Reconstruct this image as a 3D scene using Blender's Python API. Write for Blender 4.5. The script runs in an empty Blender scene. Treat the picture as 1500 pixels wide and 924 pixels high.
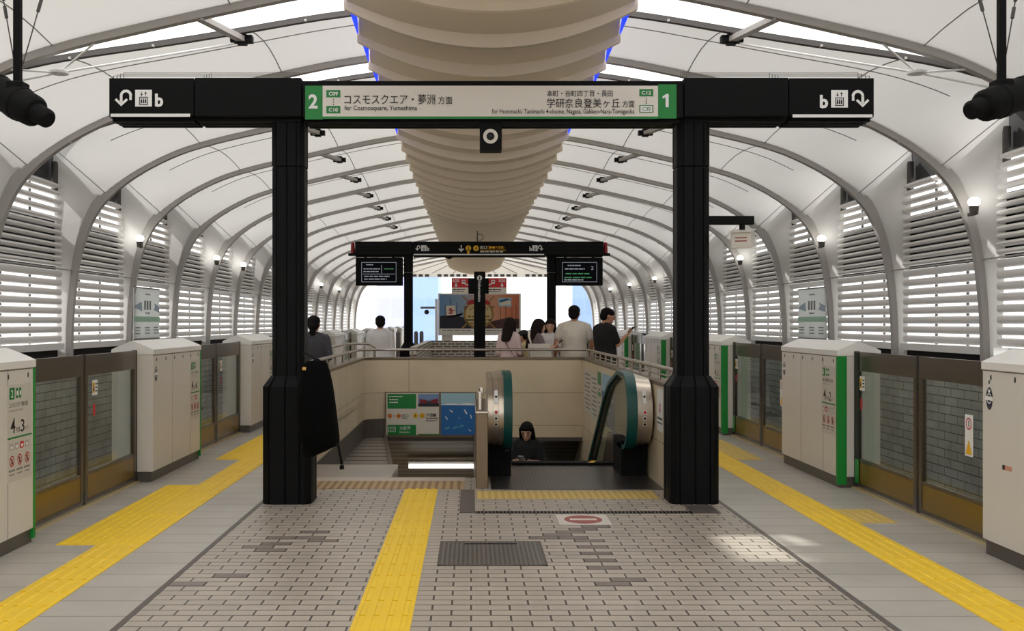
import bpy, bmesh, math, random
from mathutils import Vector, Matrix
random.seed(7)
SC = bpy.context.scene
COL = SC.collection
# ------------------------------------------------------------------ camera
F, H, VX, VY = 1600.0, 1.55, 690.0, 472.0      # focal length in px, eye height, vanishing point
CX = 0.175                                      # centre line of the platform
cam = bpy.data.cameras.new('camera'); cam_o = bpy.data.objects.new('camera', cam); COL.objects.link(cam_o)
cam_o.location = (0, 0, H); cam_o.rotation_euler = (math.pi/2, 0, 0)
cam.sensor_width = 36; cam.lens = 36*F/1500
cam.shift_x = (750-VX)/1500; cam.shift_y = (VY-462)/1500
cam.clip_start = 0.05; cam.clip_end = 1000
SC.camera = cam_o
# ------------------------------------------------------------------ world, sun, exposure
w = bpy.data.worlds.new('sky'); SC.world = w; w.use_nodes = True
bg = w.node_tree.nodes['Background']; bg.inputs[0].default_value = (1.0, 0.995, 0.985, 1); bg.inputs[1].default_value = 1.45
sun = bpy.data.lights.new('sun', 'SUN'); sun.energy = 4.0; sun.angle = math.radians(1.2); sun.color = (1, .98, .94)
sun_o = bpy.data.objects.new('sun', sun); COL.objects.link(sun_o)
sun_o.rotation_euler = Vector((3.2, -0.95, -4.3)).to_track_quat('-Z', 'Y').to_euler()
SC.view_settings.view_transform = 'Standard'; SC.view_settings.look = 'None'
SC.view_settings.gamma = 1; SC.view_settings.use_curve_mapping = False
SC.view_settings.exposure = 0.42
SC.cycles.use_denoising = True
SC.cycles.max_bounces = 10; SC.cycles.diffuse_bounces = 5; SC.cycles.transparent_max_bounces = 24
SC.cycles.sample_clamp_indirect = 6.0

# ------------------------------------------------------------------ helpers
def lin(c):
    return tuple(((v/255)/12.92 if v/255 <= .04045 else ((v/255+.055)/1.055)**2.4) for v in c)
def new_mat(name):
    m = bpy.data.materials.new(name); m.use_nodes = True
    return m, m.node_tree.nodes, m.node_tree.links, m.node_tree.nodes['Principled BSDF']
def mat(name, rgb, rough=.5, metal=0.0, spec=.5, emit=0.0, noise=0.0, nscale=6.0, bump=0.0, bscale=60.0):
    m, n, l, b = new_mat(name)
    c = lin(rgb)
    b.inputs['Base Color'].default_value = (*c, 1); b.inputs['Roughness'].default_value = rough
    b.inputs['Metallic'].default_value = metal; b.inputs['Specular IOR Level'].default_value = spec
    if emit:
        b.inputs['Emission Color'].default_value = (*c, 1); b.inputs['Emission Strength'].default_value = emit
    tc = n.new('ShaderNodeTexCoord')
    if noise:
        t = n.new('ShaderNodeTexNoise'); t.inputs['Scale'].default_value = nscale; t.inputs['Detail'].default_value = 5
        l.new(tc.outputs['Object'], t.inputs['Vector'])
        mx = n.new('ShaderNodeMix'); mx.data_type = 'RGBA'
        mx.inputs[6].default_value = (*[v*(1-noise) for v in c], 1); mx.inputs[7].default_value = (*[min(1, v*(1+noise)) for v in c], 1)
        l.new(t.outputs['Fac'], mx.inputs[0]); l.new(mx.outputs[2], b.inputs['Base Color'])
    if bump:
        t2 = n.new('ShaderNodeTexNoise'); t2.inputs['Scale'].default_value = bscale
        l.new(tc.outputs['Object'], t2.inputs['Vector'])
        bp = n.new('ShaderNodeBump'); bp.inputs['Strength'].default_value = bump; bp.inputs['Distance'].default_value = .01
        l.new(t2.outputs['Fac'], bp.inputs['Height']); l.new(bp.outputs[0], b.inputs['Normal'])
    return m
def brick_mat(name, c1, c2, cm, bw, bh, mortar, rough=.5, offset=.5, axes=None, bump=.4, freq=2, bias=0.0, dirt=.12, msmooth=.1, shift=(0, 0, 0)):
    m, n, l, b = new_mat(name)
    tc = n.new('ShaderNodeTexCoord'); mp = n.new('ShaderNodeMapping')
    l.new(tc.outputs['Object'], mp.inputs[0])
    mp.inputs['Location'].default_value = shift
    if axes:
        sx = n.new('ShaderNodeSeparateXYZ'); cx = n.new('ShaderNodeCombineXYZ'); l.new(tc.outputs['Object'], sx.inputs[0])
        l.new(sx.outputs['XYZ'.index(axes[0])], cx.inputs[0]); l.new(sx.outputs['XYZ'.index(axes[1])], cx.inputs[1]); l.new(cx.outputs[0], mp.inputs[0])
    t = n.new('ShaderNodeTexBrick'); l.new(mp.outputs[0], t.inputs['Vector'])
    t.offset = offset; t.offset_frequency = freq; t.squash = 1
    t.inputs['Color1'].default_value = (*lin(c1), 1); t.inputs['Color2'].default_value = (*lin(c2), 1); t.inputs['Mortar'].default_value = (*lin(cm), 1)
    t.inputs['Scale'].default_value = 1; t.inputs['Brick Width'].default_value = bw; t.inputs['Row Height'].default_value = bh
    t.inputs['Mortar Size'].default_value = mortar; t.inputs['Mortar Smooth'].default_value = msmooth; t.inputs['Bias'].default_value = bias
    ns = n.new('ShaderNodeTexNoise'); ns.inputs['Scale'].default_value = 1.7; ns.inputs['Detail'].default_value = 6
    l.new(tc.outputs['Object'], ns.inputs['Vector'])
    mr = n.new('ShaderNodeMapRange'); mr.inputs[1].default_value = .3; mr.inputs[2].default_value = .7
    mr.inputs[3].default_value = 1-dirt; mr.inputs[4].default_value = 1+dirt*.4
    l.new(ns.outputs['Fac'], mr.inputs[0])
    mu = n.new('ShaderNodeMix'); mu.data_type = 'RGBA'; mu.blend_type = 'MULTIPLY'; mu.inputs[0].default_value = 1
    l.new(t.outputs['Color'], mu.inputs[6]); l.new(mr.outputs[0], mu.inputs[7]); l.new(mu.outputs[2], b.inputs['Base Color'])
    b.inputs['Roughness'].default_value = rough
    if bump:
        bp = n.new('ShaderNodeBump'); bp.inputs['Strength'].default_value = bump; bp.inputs['Distance'].default_value = .004; bp.invert = True
        l.new(t.outputs['Fac'], bp.inputs['Height']); l.new(bp.outputs[0], b.inputs['Normal'])
    return m
def stripe_mat(name, ca, cb, period, axis, duty=.5, rough=.5, metal=0.0, bump=.5):
    m, n, l, b = new_mat(name)
    tc = n.new('ShaderNodeTexCoord'); sp = n.new('ShaderNodeSeparateXYZ'); l.new(tc.outputs['Object'], sp.inputs[0])
    d = n.new('ShaderNodeMath'); d.operation = 'DIVIDE'; d.inputs[1].default_value = period; l.new(sp.outputs[axis], d.inputs[0])
    fr = n.new('ShaderNodeMath'); fr.operation = 'FRACT'; l.new(d.outputs[0], fr.inputs[0])
    g = n.new('ShaderNodeMath'); g.operation = 'GREATER_THAN'; g.inputs[1].default_value = duty; l.new(fr.outputs[0], g.inputs[0])
    mx = n.new('ShaderNodeMix'); mx.data_type = 'RGBA'; mx.inputs[6].default_value = (*lin(ca), 1); mx.inputs[7].default_value = (*lin(cb), 1)
    l.new(g.outputs[0], mx.inputs[0]); l.new(mx.outputs[2], b.inputs['Base Color'])
    b.inputs['Roughness'].default_value = rough; b.inputs['Metallic'].default_value = metal
    if bump:
        bp = n.new('ShaderNodeBump'); bp.inputs['Strength'].default_value = bump; bp.inputs['Distance'].default_value = .004
        l.new(g.outputs[0], bp.inputs['Height']); l.new(bp.outputs[0], b.inputs['Normal'])
    return m
def glass_mat(name, tint, refl=.08):
    m, n, l, b = new_mat(name)
    tr = n.new('ShaderNodeBsdfTransparent'); tr.inputs[0].default_value = (*lin(tint), 1)
    gl = n.new('ShaderNodeBsdfGlossy'); gl.inputs['Roughness'].default_value = .02
    mx = n.new('ShaderNodeMixShader'); lw = n.new('ShaderNodeLayerWeight'); pw = n.new('ShaderNodeMath'); pw.operation = 'POWER'; pw.inputs[1].default_value = 5; l.new(lw.outputs['Facing'], pw.inputs[0])
    ad = n.new('ShaderNodeMath'); ad.operation = 'MULTIPLY_ADD'; ad.inputs[1].default_value = .6; ad.inputs[2].default_value = refl*.5; l.new(pw.outputs[0], ad.inputs[0])
    l.new(ad.outputs[0], mx.inputs[0]); l.new(tr.outputs[0], mx.inputs[1]); l.new(gl.outputs[0], mx.inputs[2])
    l.new(mx.outputs[0], n['Material Output'].inputs[0])
    return m
def membrane_mat(name, rgb, trans):
    m, n, l, b = new_mat(name)
    df = n.new('ShaderNodeBsdfDiffuse'); tl = n.new('ShaderNodeBsdfTranslucent'); mx = n.new('ShaderNodeMixShader')
    df.inputs[0].default_value = (*lin(rgb), 1); tl.inputs[0].default_value = (*lin(rgb), 1); mx.inputs[0].default_value = trans
    l.new(df.outputs[0], mx.inputs[1]); l.new(tl.outputs[0], mx.inputs[2]); l.new(mx.outputs[0], n['Material Output'].inputs[0])
    return m

class MB:
    """collects shapes (world coordinates) that become ONE mesh object"""
    def __init__(s): s.v = []; s.f = []; s.m = []
    def add(s, vs, fs, m=0):
        o = len(s.v); s.v += [tuple(p) for p in vs]
        for f in fs: s.f.append(tuple(i+o for i in f)); s.m.append(m)
        return s
    def box(s, x0, x1, y0, y1, z0, z1, m=0):
        vs = [(x, y, z) for z in (z0, z1) for y in (y0, y1) for x in (x0, x1)]
        return s.add(vs, [(0, 2, 3, 1), (4, 5, 7, 6), (0, 1, 5, 4), (2, 6, 7, 3), (0, 4, 6, 2), (1, 3, 7, 5)], m)
    def bbox(s, x0, x1, y0, y1, z0, z1, r=.01, m=0):
        """box with chamfered edges"""
        bm = bmesh.new()
        bmesh.ops.create_cube(bm, size=1)
        bmesh.ops.scale(bm, vec=(x1-x0, y1-y0, z1-z0), verts=bm.verts)
        bmesh.ops.translate(bm, vec=((x0+x1)/2, (y0+y1)/2, (z0+z1)/2), verts=bm.verts)
        bmesh.ops.bevel(bm, geom=bm.edges[:], offset=r, segments=2, affect='EDGES', profile=.5)
        bm.verts.index_update()
        s.add([v.co for v in bm.verts], [[v.index for v in f.verts] for f in bm.faces], m); bm.free()
        return s
    def quad(s, a, b, c, d, m=0): return s.add([a, b, c, d], [(0, 1, 2, 3)], m)
    def prism(s, poly, fn, t0, t1, m=0):
        """poly: list of 2D points; fn(a, b, t) -> 3D point"""
        n = len(poly)
        vs = [fn(a, b, t0) for a, b in poly]+[fn(a, b, t1) for a, b in poly]
        fs = [tuple(range(n))[::-1], tuple(range(n, 2*n))]+[(i, (i+1) % n, (i+1) % n+n, i+n) for i in range(n)]
        return s.add(vs, fs, m)
    def loft(s, rings, m=0, cap=True, closed=True):
        n = len(rings[0]); vs = [p for r in rings for p in r]; fs = []
        for k in range(len(rings)-1):
            for i in range(n if closed else n-1):
                j = (i+1) % n
                fs.append((k*n+i, k*n+j, (k+1)*n+j, (k+1)*n+i))
        if cap and closed: fs += [tuple(range(n))[::-1], tuple((len(rings)-1)*n+i for i in range(n))]
        return s.add(vs, fs, m)
    def cyl(s, p0, p1, r0, r1=None, n=12, m=0):
        p0 = Vector(p0); p1 = Vector(p1); r1 = r0 if r1 is None else r1
        d = (p1-p0).normalized(); a = d.orthogonal().normalized(); b = d.cross(a)
        rg = [[p+(a*math.cos(2*math.pi*i/n)+b*math.sin(2*math.pi*i/n))*r for i in range(n)] for p, r in ((p0, r0), (p1, r1))]
        return s.loft(rg, m)
    def tube(s, path, r, n=8, m=0, flat=None):
        pts = [Vector(p) for p in path]; rings = []
        up = Vector((1, 0, 0)) if flat == 'x' else None
        for i, p in enumerate(pts):
            d = (pts[min(i+1, len(pts)-1)]-pts[max(i-1, 0)]).normalized()
            if up is None:
                a = d.cross(Vector((0, 0, 1)))
                if a.length < 1e-3: a = d.cross(Vector((0, 1, 0)))
                a.normalize()
            else: a = up
            b = d.cross(a).normalized()
            ra, rb = r if isinstance(r, tuple) else (r, r)
            rings.append([p+a*math.cos(2*math.pi*k/n)*ra+b*math.sin(2*math.pi*k/n)*rb for k in range(n)])
        return s.loft(rings, m)
    def ell(s, c, r, nu=14, nv=9, m=0, rot=None):
        c = Vector(c); r = r if isinstance(r, tuple) else (r, r, r); rings = []
        M = rot or Matrix.Identity(3)
        for j in range(1, nv):
            t = math.pi*j/nv-math.pi/2
            rings.append([c+M @ Vector((r[0]*math.cos(t)*math.cos(2*math.pi*i/nu), r[1]*math.cos(t)*math.sin(2*math.pi*i/nu), r[2]*math.sin(t))) for i in range(nu)])
        o = len(s.v); s.loft(rings, m, cap=False)
        k = len(s.v); s.v += [tuple(c+M @ Vector((0, 0, -r[2]))), tuple(c+M @ Vector((0, 0, r[2])))]
        L = o+(nv-2)*nu
        for i in range(nu):
            j = (i+1) % nu
            s.f.append((k, o+j, o+i)); s.m.append(m); s.f.append((k+1, L+i, L+j)); s.m.append(m)
        return s
    def cap(s, p0, p1, r0, r1=None, n=10, m=0):
        """capsule with taper"""
        r1 = r0 if r1 is None else r1
        s.cyl(p0, p1, r0, r1, n, m); s.ell(p0, r0, n, 6, m); s.ell(p1, r1, n, 6, m)
        return s
    def disc(s, c, u, v, r, n=20, m=0):
        c, u, v = Vector(c), Vector(u), Vector(v)
        r = r if isinstance(r, tuple) else (r, r)
        return s.add([c+u*math.cos(2*math.pi*i/n)*r[0]+v*math.sin(2*math.pi*i/n)*r[1] for i in range(n)], [tuple(range(n))], m)
    def ring(s, c, u, v, r0, r1, n=24, m=0, a0=0, a1=2*math.pi):
        c, u, v = Vector(c), Vector(u), Vector(v); vs = []
        for i in range(n+1):
            a = a0+(a1-a0)*i/n; d = u*math.cos(a)+v*math.sin(a); vs += [c+d*r0, c+d*r1]
        return s.add(vs, [(2*i, 2*i+1, 2*i+3, 2*i+2) for i in range(n)], m)
    def poly(s, pts, m=0): return s.add(pts, [tuple(range(len(pts)))], m)
    def text(s, txt, o, u, v, w, h, m=0, bold=0.0):
        """lettering fitted into a box of width w and height h whose lower-left corner is o"""
        cu = bpy.data.curves.new('t', 'FONT'); cu.body = txt; cu.size = 1; cu.resolution_u = 3; cu.offset = bold; cu.fill_mode = 'FRONT'
        ob = bpy.data.objects.new('t', cu); COL.objects.link(ob)
        dg = bpy.context.evaluated_depsgraph_get(); me = bpy.data.meshes.new_from_object(ob.evaluated_get(dg))
        if len(me.vertices):
            xs = [p.co.x for p in me.vertices]; ys = [p.co.y for p in me.vertices]
            x0, x1, y0, y1 = min(xs), max(xs), min(ys), max(ys)
            o, u, v = Vector(o), Vector(u), Vector(v)
            s.add([o+u*((p.co.x-x0)/max(1e-6, x1-x0)*w)+v*((p.co.y-y0)/max(1e-6, y1-y0)*h) for p in me.vertices], [tuple(p.vertices) for p in me.polygons], m)
        bpy.data.objects.remove(ob); bpy.data.curves.remove(cu); bpy.data.meshes.remove(me)
        return s
    def build(s, name, mats, parent=None, smooth=False, base=None, fix=True):
        """base: world point that becomes the object's origin"""
        me = bpy.data.meshes.new(name)
        off = Vector((0, 0, 0))
        if parent is not None:
            off = Vector(parent['_o'])
        elif base is not None: off = Vector(base)
        me.from_pydata([tuple(Vector(p)-off) for p in s.v], [], s.f)
        mats = mats if isinstance(mats, (list, tuple)) else [mats]
        for m_ in mats: me.materials.append(m_)
        me.polygons.foreach_set('material_index', s.m)
        if fix:
            bm = bmesh.new(); bm.from_mesh(me); bmesh.ops.recalc_face_normals(bm, faces=bm.faces); bm.to_mesh(me); bm.free()
        if smooth:
            for p in me.polygons: p.use_smooth = True
        ob = bpy.data.objects.new(name, me); COL.objects.link(ob)
        if smooth: smooth_by_angle(ob, 40)
        if parent is not None: ob.parent = parent; ob['_o'] = tuple(off)
        else: ob.location = off; ob['_o'] = tuple(off)
        return ob
def smooth_by_angle(ob, deg):
    me = ob.data; bm = bmesh.new(); bm.from_mesh(me)
    for e in bm.edges:
        if len(e.link_faces) == 2 and e.calc_face_angle(0) > math.radians(deg): e.smooth = False
    bm.to_mesh(me); bm.free()
def thing(name, label, cat, loc, group=None):
    o = bpy.data.objects.new(name, None); COL.objects.link(o); o.empty_display_size = .1
    o.location = loc; o['_o'] = tuple(loc); o['label'] = label; o['category'] = cat
    if group: o['group'] = group
    return o
def tag(o, label, cat, group=None):
    o['label'] = label; o['category'] = cat
    if group: o['group'] = group
    return o
def struct(o): o['kind'] = 'structure'; return o
def kids(o): return [c for c in bpy.data.objects if c.parent is o] if False else list(o.children)
def dup(root, dloc, label, group=None, rz=0):
    r = root.copy(); COL.objects.link(r); r.location = Vector(root.location)+Vector(dloc); r['label'] = label
    if rz: r.rotation_euler.z = rz
    if group: r['group'] = group
    for ch in root.children:
        c = ch.copy(); COL.objects.link(c); c.parent = r
        for g in ch.children:
            d = g.copy(); COL.objects.link(d); d.parent = c
    return r
def at(px, row, y): return Vector(((px-VX)*y/F, y, H+(VY-row)*y/F))
X3, Y3, Z3 = Vector((1, 0, 0)), Vector((0, 1, 0)), Vector((0, 0, 1))

# ------------------------------------------------------------------ materials
M_BRICK = brick_mat('floor_bricks', (184, 173, 159), (173, 163, 150), (78, 70, 63), .21, .107, .006, rough=.4, bump=.15, dirt=.12)
M_BRICKD = brick_mat('floor_bricks_dark', (138, 127, 118), (126, 116, 108), (70, 62, 56), .21, .107, .006, rough=.5)
M_PAVER = brick_mat('side_pavers', (190, 184, 174), (182, 176, 167), (112, 106, 98), 60.0, .32, .0055, rough=.33, bump=.2, offset=.35, dirt=.14)
M_YELLOW = mat('tactile_yellow', (248, 204, 16), .45, noise=.1, nscale=3)
M_YELLOWF = mat('tactile_faded', (212, 182, 96), .5, noise=.1, nscale=5)
M_BROWN = stripe_mat('tactile_brown', (186, 158, 112), (150, 118, 76), .07, 0, .55, .6)
M_OCHRE = stripe_mat('tactile_worn', (208, 180, 104), (190, 158, 84), .06, 0, .5, .6)
M_TILE = brick_mat('trackside_tiles', (214, 214, 208), (196, 197, 192), (90, 90, 86), .42, .125, .007, rough=.35, axes='YZ', bump=.4, offset=.5, dirt=.3)
M_BALLAST = mat('track_bed', (96, 92, 86), .8, noise=.3, nscale=9)
M_SHELL = membrane_mat('ceiling_translucent', (221, 219, 216), .22)  # translucency added so the sun above brightens the ceiling
M_FROST = membrane_mat('frosted_skylight', (250, 250, 250), .85)
M_RIB = mat('rib_paint', (176, 172, 168), .45, spec=.3)
M_DARKBAR = mat('dark_bar', (74, 70, 68), .5)
M_SEAM = mat('seam', (158, 156, 154), .6)
M_SLAT = mat('louver_slats', (238, 236, 234), .4)
M_SLATB = mat('louver_shade', (34, 33, 34), .8)  # near-black colour stands in for shade behind and around the louvres
M_WHITE = mat('white_paint', (232, 232, 232), .4)
M_BLACK = mat('black_panel', (8, 9, 10), .5, spec=.14)
M_BLACK2 = mat('black_ribbed', (9, 10, 12), .5, spec=.14)
M_MATTE = mat('matte_black', (9, 9, 10), .75, spec=.2)
M_GROOVE = mat('black_groove', (5, 5, 6), .8)
M_SIGNW = mat('sign_white', (232, 226, 216), .4)
M_GREEN = mat('sign_green', (8, 130, 52), .4)
M_GREEN2 = mat('gate_green', (12, 140, 50), .4)
M_INK = mat('ink', (22, 22, 22), .6)
M_TXTW = mat('text_white', (240, 240, 238), .5)
M_GATE = mat('gate_cabinet', (222, 217, 208), .38, noise=.03, nscale=2)
M_GATELID = mat('gate_lid', (236, 234, 229), .35)
M_KICK = mat('gate_kick', (92, 86, 80), .35, metal=.3)
M_LINE = mat('panel_joint', (120, 114, 106), .6)
M_FRAME = mat('door_frame', (84, 75, 65), .25, metal=.35)
M_FRAMED = mat('door_frame_dark', (38, 35, 32), .3)
M_OCHREP = mat('door_kick_panel', (132, 104, 30), .28, metal=.35)
M_GLASS = glass_mat('glass_grey', (232, 236, 234), .05)
M_GLASSC = glass_mat('glass_clear', (236, 242, 240), .06)
M_GLASSG = glass_mat('glass_green', (70, 150, 90), .05)
M_RED = mat('red', (206, 34, 36), .5)
M_ORANGE = mat('orange', (238, 150, 40), .5)
M_GOLD = mat('yellow_ink', (240, 186, 20), .5)
M_GREYTXT = mat('grey_ink', (120, 118, 116), .6)
M_CHROME = mat('stainless', (198, 190, 180), .24, metal=1.0)
M_DRUM = mat('drum_steel', (214, 202, 186), .3, metal=.85)
M_STEEL = mat('brushed_steel', (128, 112, 92), .4, metal=.8)
M_STONE = mat('well_wall', (206, 190, 164), .45, noise=.07, nscale=1.5)
M_WELL = brick_mat('well_panels', (224, 206, 172), (218, 200, 166), (150, 122, 88), 3.2, .53, .004, rough=.4, axes='XZ', offset=0, bump=.2, dirt=.08, shift=(1.0, .113, 0))
M_WELLX = brick_mat('well_panels_side', (224, 207, 176), (218, 201, 170), (146, 122, 92), 1.5, .53, .004, rough=.4, axes='YZ', offset=0, bump=.2, dirt=.08, shift=(0, .113, 0))
M_SOFFIT = stripe_mat('soffit_slats', (124, 115, 102), (98, 91, 81), .09, 2, .4, .5)
M_LAND = stripe_mat('landing_tiles', (150, 142, 132), (84, 78, 72), .42, 1, .72, .5)
M_SLAB = mat('slab', (168, 160, 150), .3, noise=.1)
M_DARKST = mat('dark_stone', (88, 80, 74), .45)
M_ESCP = stripe_mat('escalator_plate', (92, 88, 84), (60, 58, 56), .035, 0, .5, .3, metal=.6)
M_HATCH = stripe_mat('hatch_plate', (124, 120, 116), (92, 90, 88), .03, 0, .5, .3, metal=.5)
M_BELT = mat('handrail_rubber', (4, 74, 70), .4)
M_BELTD = mat('handrail_dark', (20, 26, 26), .35)
M_LAMP = mat('lamp_white', (255, 252, 245), .5, emit=9.0)
M_TUBE = mat('lamp_tube', (255, 250, 238), .5, emit=1.8)
M_BLUE = mat('blue_led', (30, 60, 255), .5, emit=1.1)
M_SPINE = mat('spine_shell', (240, 227, 207), .75, spec=.2, noise=.03, nscale=2)
M_BRICKW = brick_mat('low_brick_wall', (132, 118, 106), (116, 104, 95), (226, 221, 212), .24, .078, .017, rough=.6, axes='XZ', bump=.2)
M_BRICKS = brick_mat('low_brick_wall_side', (132, 118, 106), (116, 104, 95), (226, 221, 212), .24, .078, .017, rough=.6, axes='YZ', bump=.2)
M_FACADE = brick_mat('glass_facade', (150, 180, 236), (164, 190, 240), (160, 188, 240), 3.5, 3.2, .12, rough=.4, axes='XZ', offset=0, bump=0, dirt=.05)
M_FACADE2 = brick_mat('violet_facade', (186, 190, 236), (194, 196, 240), (194, 197, 240), 2.5, 3.0, .12, rough=.4, axes='XZ', offset=0, bump=0, dirt=.05)
M_GROUND = mat('outside_ground', (190, 190, 186), .8)

# ================================================================== STRUCTURE
Y_END = 59.1
YR = [2.1+3.0*k for k in range(-7, 20)]              # rib stations; the last stands at the far mouth
PROF = [(0, 5.02), (.9, 4.98), (1.8, 4.86), (2.6, 4.70), (3.5, 4.50), (4.2, 4.335), (4.73, 4.17), (5.2, 3.95), (5.55, 3.73), (5.82, 3.50), (6.03, 3.24), (6.2, 2.86), (6.31, 2.45), (6.38, 1.9), (6.41, 1.45), (6.42, .95)]
def crom(pts, n):
    out = []
    for i in range(len(pts)-1):
        p0 = pts[max(i-1, 0)]; p1 = pts[i]; p2 = pts[i+1]; p3 = pts[min(i+2, len(pts)-1)]
        for k in range(n):
            t = k/n
            out.append(tuple(.5*((2*p1[a])+(-p0[a]+p2[a])*t+(2*p0[a]-5*p1[a]+4*p2[a]-p3[a])*t*t+(-p0[a]+3*p1[a]-3*p2[a]+p3[a])*t**3) for a in (0, 1)))
    out.append(pts[-1]); return out
PR = crom(PROF, 3)
def prof_z(x):
    x = abs(x)
    for a, b in zip(PR, PR[1:]):
        if a[0] <= x <= b[0]: return a[1]+(b[1]-a[1])*(x-a[0])/max(1e-6, b[0]-a[0])
    return PR[-1][1]

# ---- floor
BX0, BX1 = -1.80, 2.146
WX0, WX1, WY0, WY1 = -1.71, 1.79, 10.9, 17.6          # first stair well
VX0, VX1, VY0, VY1 = -1.2, 1.56, 24.0, 33.0           # second stair well
fl = MB()
T = -.12
fl.box(BX0, BX1, -19, WY0, T, 0); fl.box(BX0, WX0-.05, WY0, WY1+.05, T, 0); fl.box(WX1+.05, BX1, WY0, WY1+.05, T, 0)
fl.box(BX0, BX1, WY1+.05, VY0, T, 0); fl.box(BX0, VX0, VY0, VY1, T, 0); fl.box(VX1, BX1, VY0, VY1, T, 0); fl.box(BX0, BX1, VY1, Y_END+2, T, 0)
# replaced darker bricks (row j, first half-brick column, length in bricks)
SEEN = set()
def dark_brick(px0, px1, row):
    y = F*H/(row-VY); j = math.floor(y/.107)
    off = .105 if j % 2 == 0 else 0
    x0 = round(((px0-VX)*y/F-off)/.21)*.21+off; x1 = round(((px1-VX)*y/F-off)/.21)*.21+off
    if x1 <= x0: x1 = x0+.21
    while x0 < x1-.05:
        if (round(x0/.105), j) not in SEEN:
            SEEN.add((round(x0/.105), j)); fl.quad((x0, j*.107, .0012), (x0+.21, j*.107, .0012), (x0+.21, (j+1)*.107, .0012), (x0, (j+1)*.107, .0012), 1)
        x0 += .21
for a in [(842, 883, 772), (826, 890, 776), (805, 862, 779), (796, 852, 783), (788, 850, 788), (862, 880, 790), (834, 880, 800), (838, 885, 810), (843, 891, 820), (848, 896, 831), (882, 932, 848), (858, 912, 854), (905, 930, 848),
          (428, 478, 780), (412, 462, 787), (440, 470, 790), (374, 416, 798), (364, 402, 803), (385, 414, 806), (300, 340, 840), (250, 296, 857), (270, 290, 853)]:
    dark_brick(*a)
struct(fl.build('floor', [M_BRICK, M_BRICKD]))
ed = MB()
for xa in (BX0, BX1): ed.box(xa-.018, xa+.018, -19, Y_END, -.05, .002)
struct(ed.build('trim_1', M_DARKST))
PE0, PE1 = CX-3.66, CX+3.66
for nm, a, b in (('floor_left', PE0, BX0-.018), ('floor_right', BX1+.018, PE1)):
    struct(MB().box(a, b, -19, Y_END+2, -.3, 0).build(nm, M_PAVER))
for nm, a, b in (('wall_platform_left', PE0, PE0+.1), ('wall_platform_right', PE1-.1, PE1)):
    struct(MB().box(a, b, -19, Y_END, -1.25, -.3).build(nm, M_DARKST))
for nm, a, b in (('floor_track_left', CX-6.6, PE0), ('floor_track_right', PE1, CX+6.6)):
    f2 = MB().box(a, b, -19, Y_END+20, -1.45, -1.25)
    mid = (a+b)/2
    for dx in (-.72, .72):
        f2.box(mid+dx-.035, mid+dx+.035, -19, Y_END+20, -1.25, -1.1, 1)
    struct(f2.build(nm, [M_BALLAST, M_KICK]))
for nm, s in (('wall_left', -1), ('wall_right', 1)):
    x0, x1 = sorted((CX+s*6.56, CX+s*6.8))
    wl = MB().box(x0, x1, -19, Y_END, -1.45, .92)
    struct(wl.build(nm, M_TILE))

# ---- ribs
def rib(y, idx):
    b = MB()
    full = [(-x, z) for x, z in PR[::-1]]+PR[1:]
    rings = []
    n = len(full)
    for i, (x, z) in enumerate(full):
        a = full[max(0, i-1)]; c = full[min(n-1, i+1)]
        d = Vector((c[0]-a[0], c[1]-a[1])).normalized(); nn = Vector((-d.y, d.x))     # outward normal
        p = Vector((x, z)); q = p+nn*.16
        rings.append([(CX+p.x, y-.05, p.y), (CX+p.x, y+.05, p.y), (CX+q.x, y+.05, q.y), (CX+q.x, y-.05, q.y)])
    b.loft(rings)
    for s in (-1, 1):                                      # splice joints
        for k in (10, 22):
            x, z = PR[k]; b.ell((CX+s*x, y-.03, z-.012), (.02, .02, .02), 6, 4)
        b.box(*sorted((CX+s*6.40, CX+s*6.56)), y-.066, y+.066, .70, 1.0)
    struct(b.build('trim_%d' % (idx+2), M_RIB, smooth=True))
for i, y in enumerate(YR): rib(y, i)
# ---- ceiling bays (the roof between two ribs) with the skylight slot behind each rib
PRS = []                                          # the roof skin lies outside the ribs' inner edge
for i, (x, z) in enumerate(PR):
    a = PR[max(0, i-1)]; c = PR[min(len(PR)-1, i+1)]; d = Vector((c[0]-a[0], c[1]-a[1])).normalized()
    k_ = .07
    PRS.append((x-d.y*k_, z+d.x*k_) if i else (0, z+k_))
IS = next(i for i, p in enumerate(PR) if p[0] >= 5.2)
def sky_w(x, y=0): return .05+(.98 if y < 15 else .10)*max(0.0, 1-(abs(x)/5.2)**3)
def near_pt(i, yA, yB):
    x, z = PRS[i]
    if i <= IS: return (x, yA+sky_w(x, yA), z)
    u = (i-IS)/(len(PR)-1-IS)
    if u < .3:
        t = u/.3
        x5, z5 = PRS[IS]; return (x5+(6.55-x5)*t, yA+.05+(yB-.45-yA-.05)*t, z5+(4.12-z5)*t)
    t = (u-.3)/.7
    return (6.55, yB-.45+.2*t, 4.12+(.95-4.12)*t)
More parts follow.
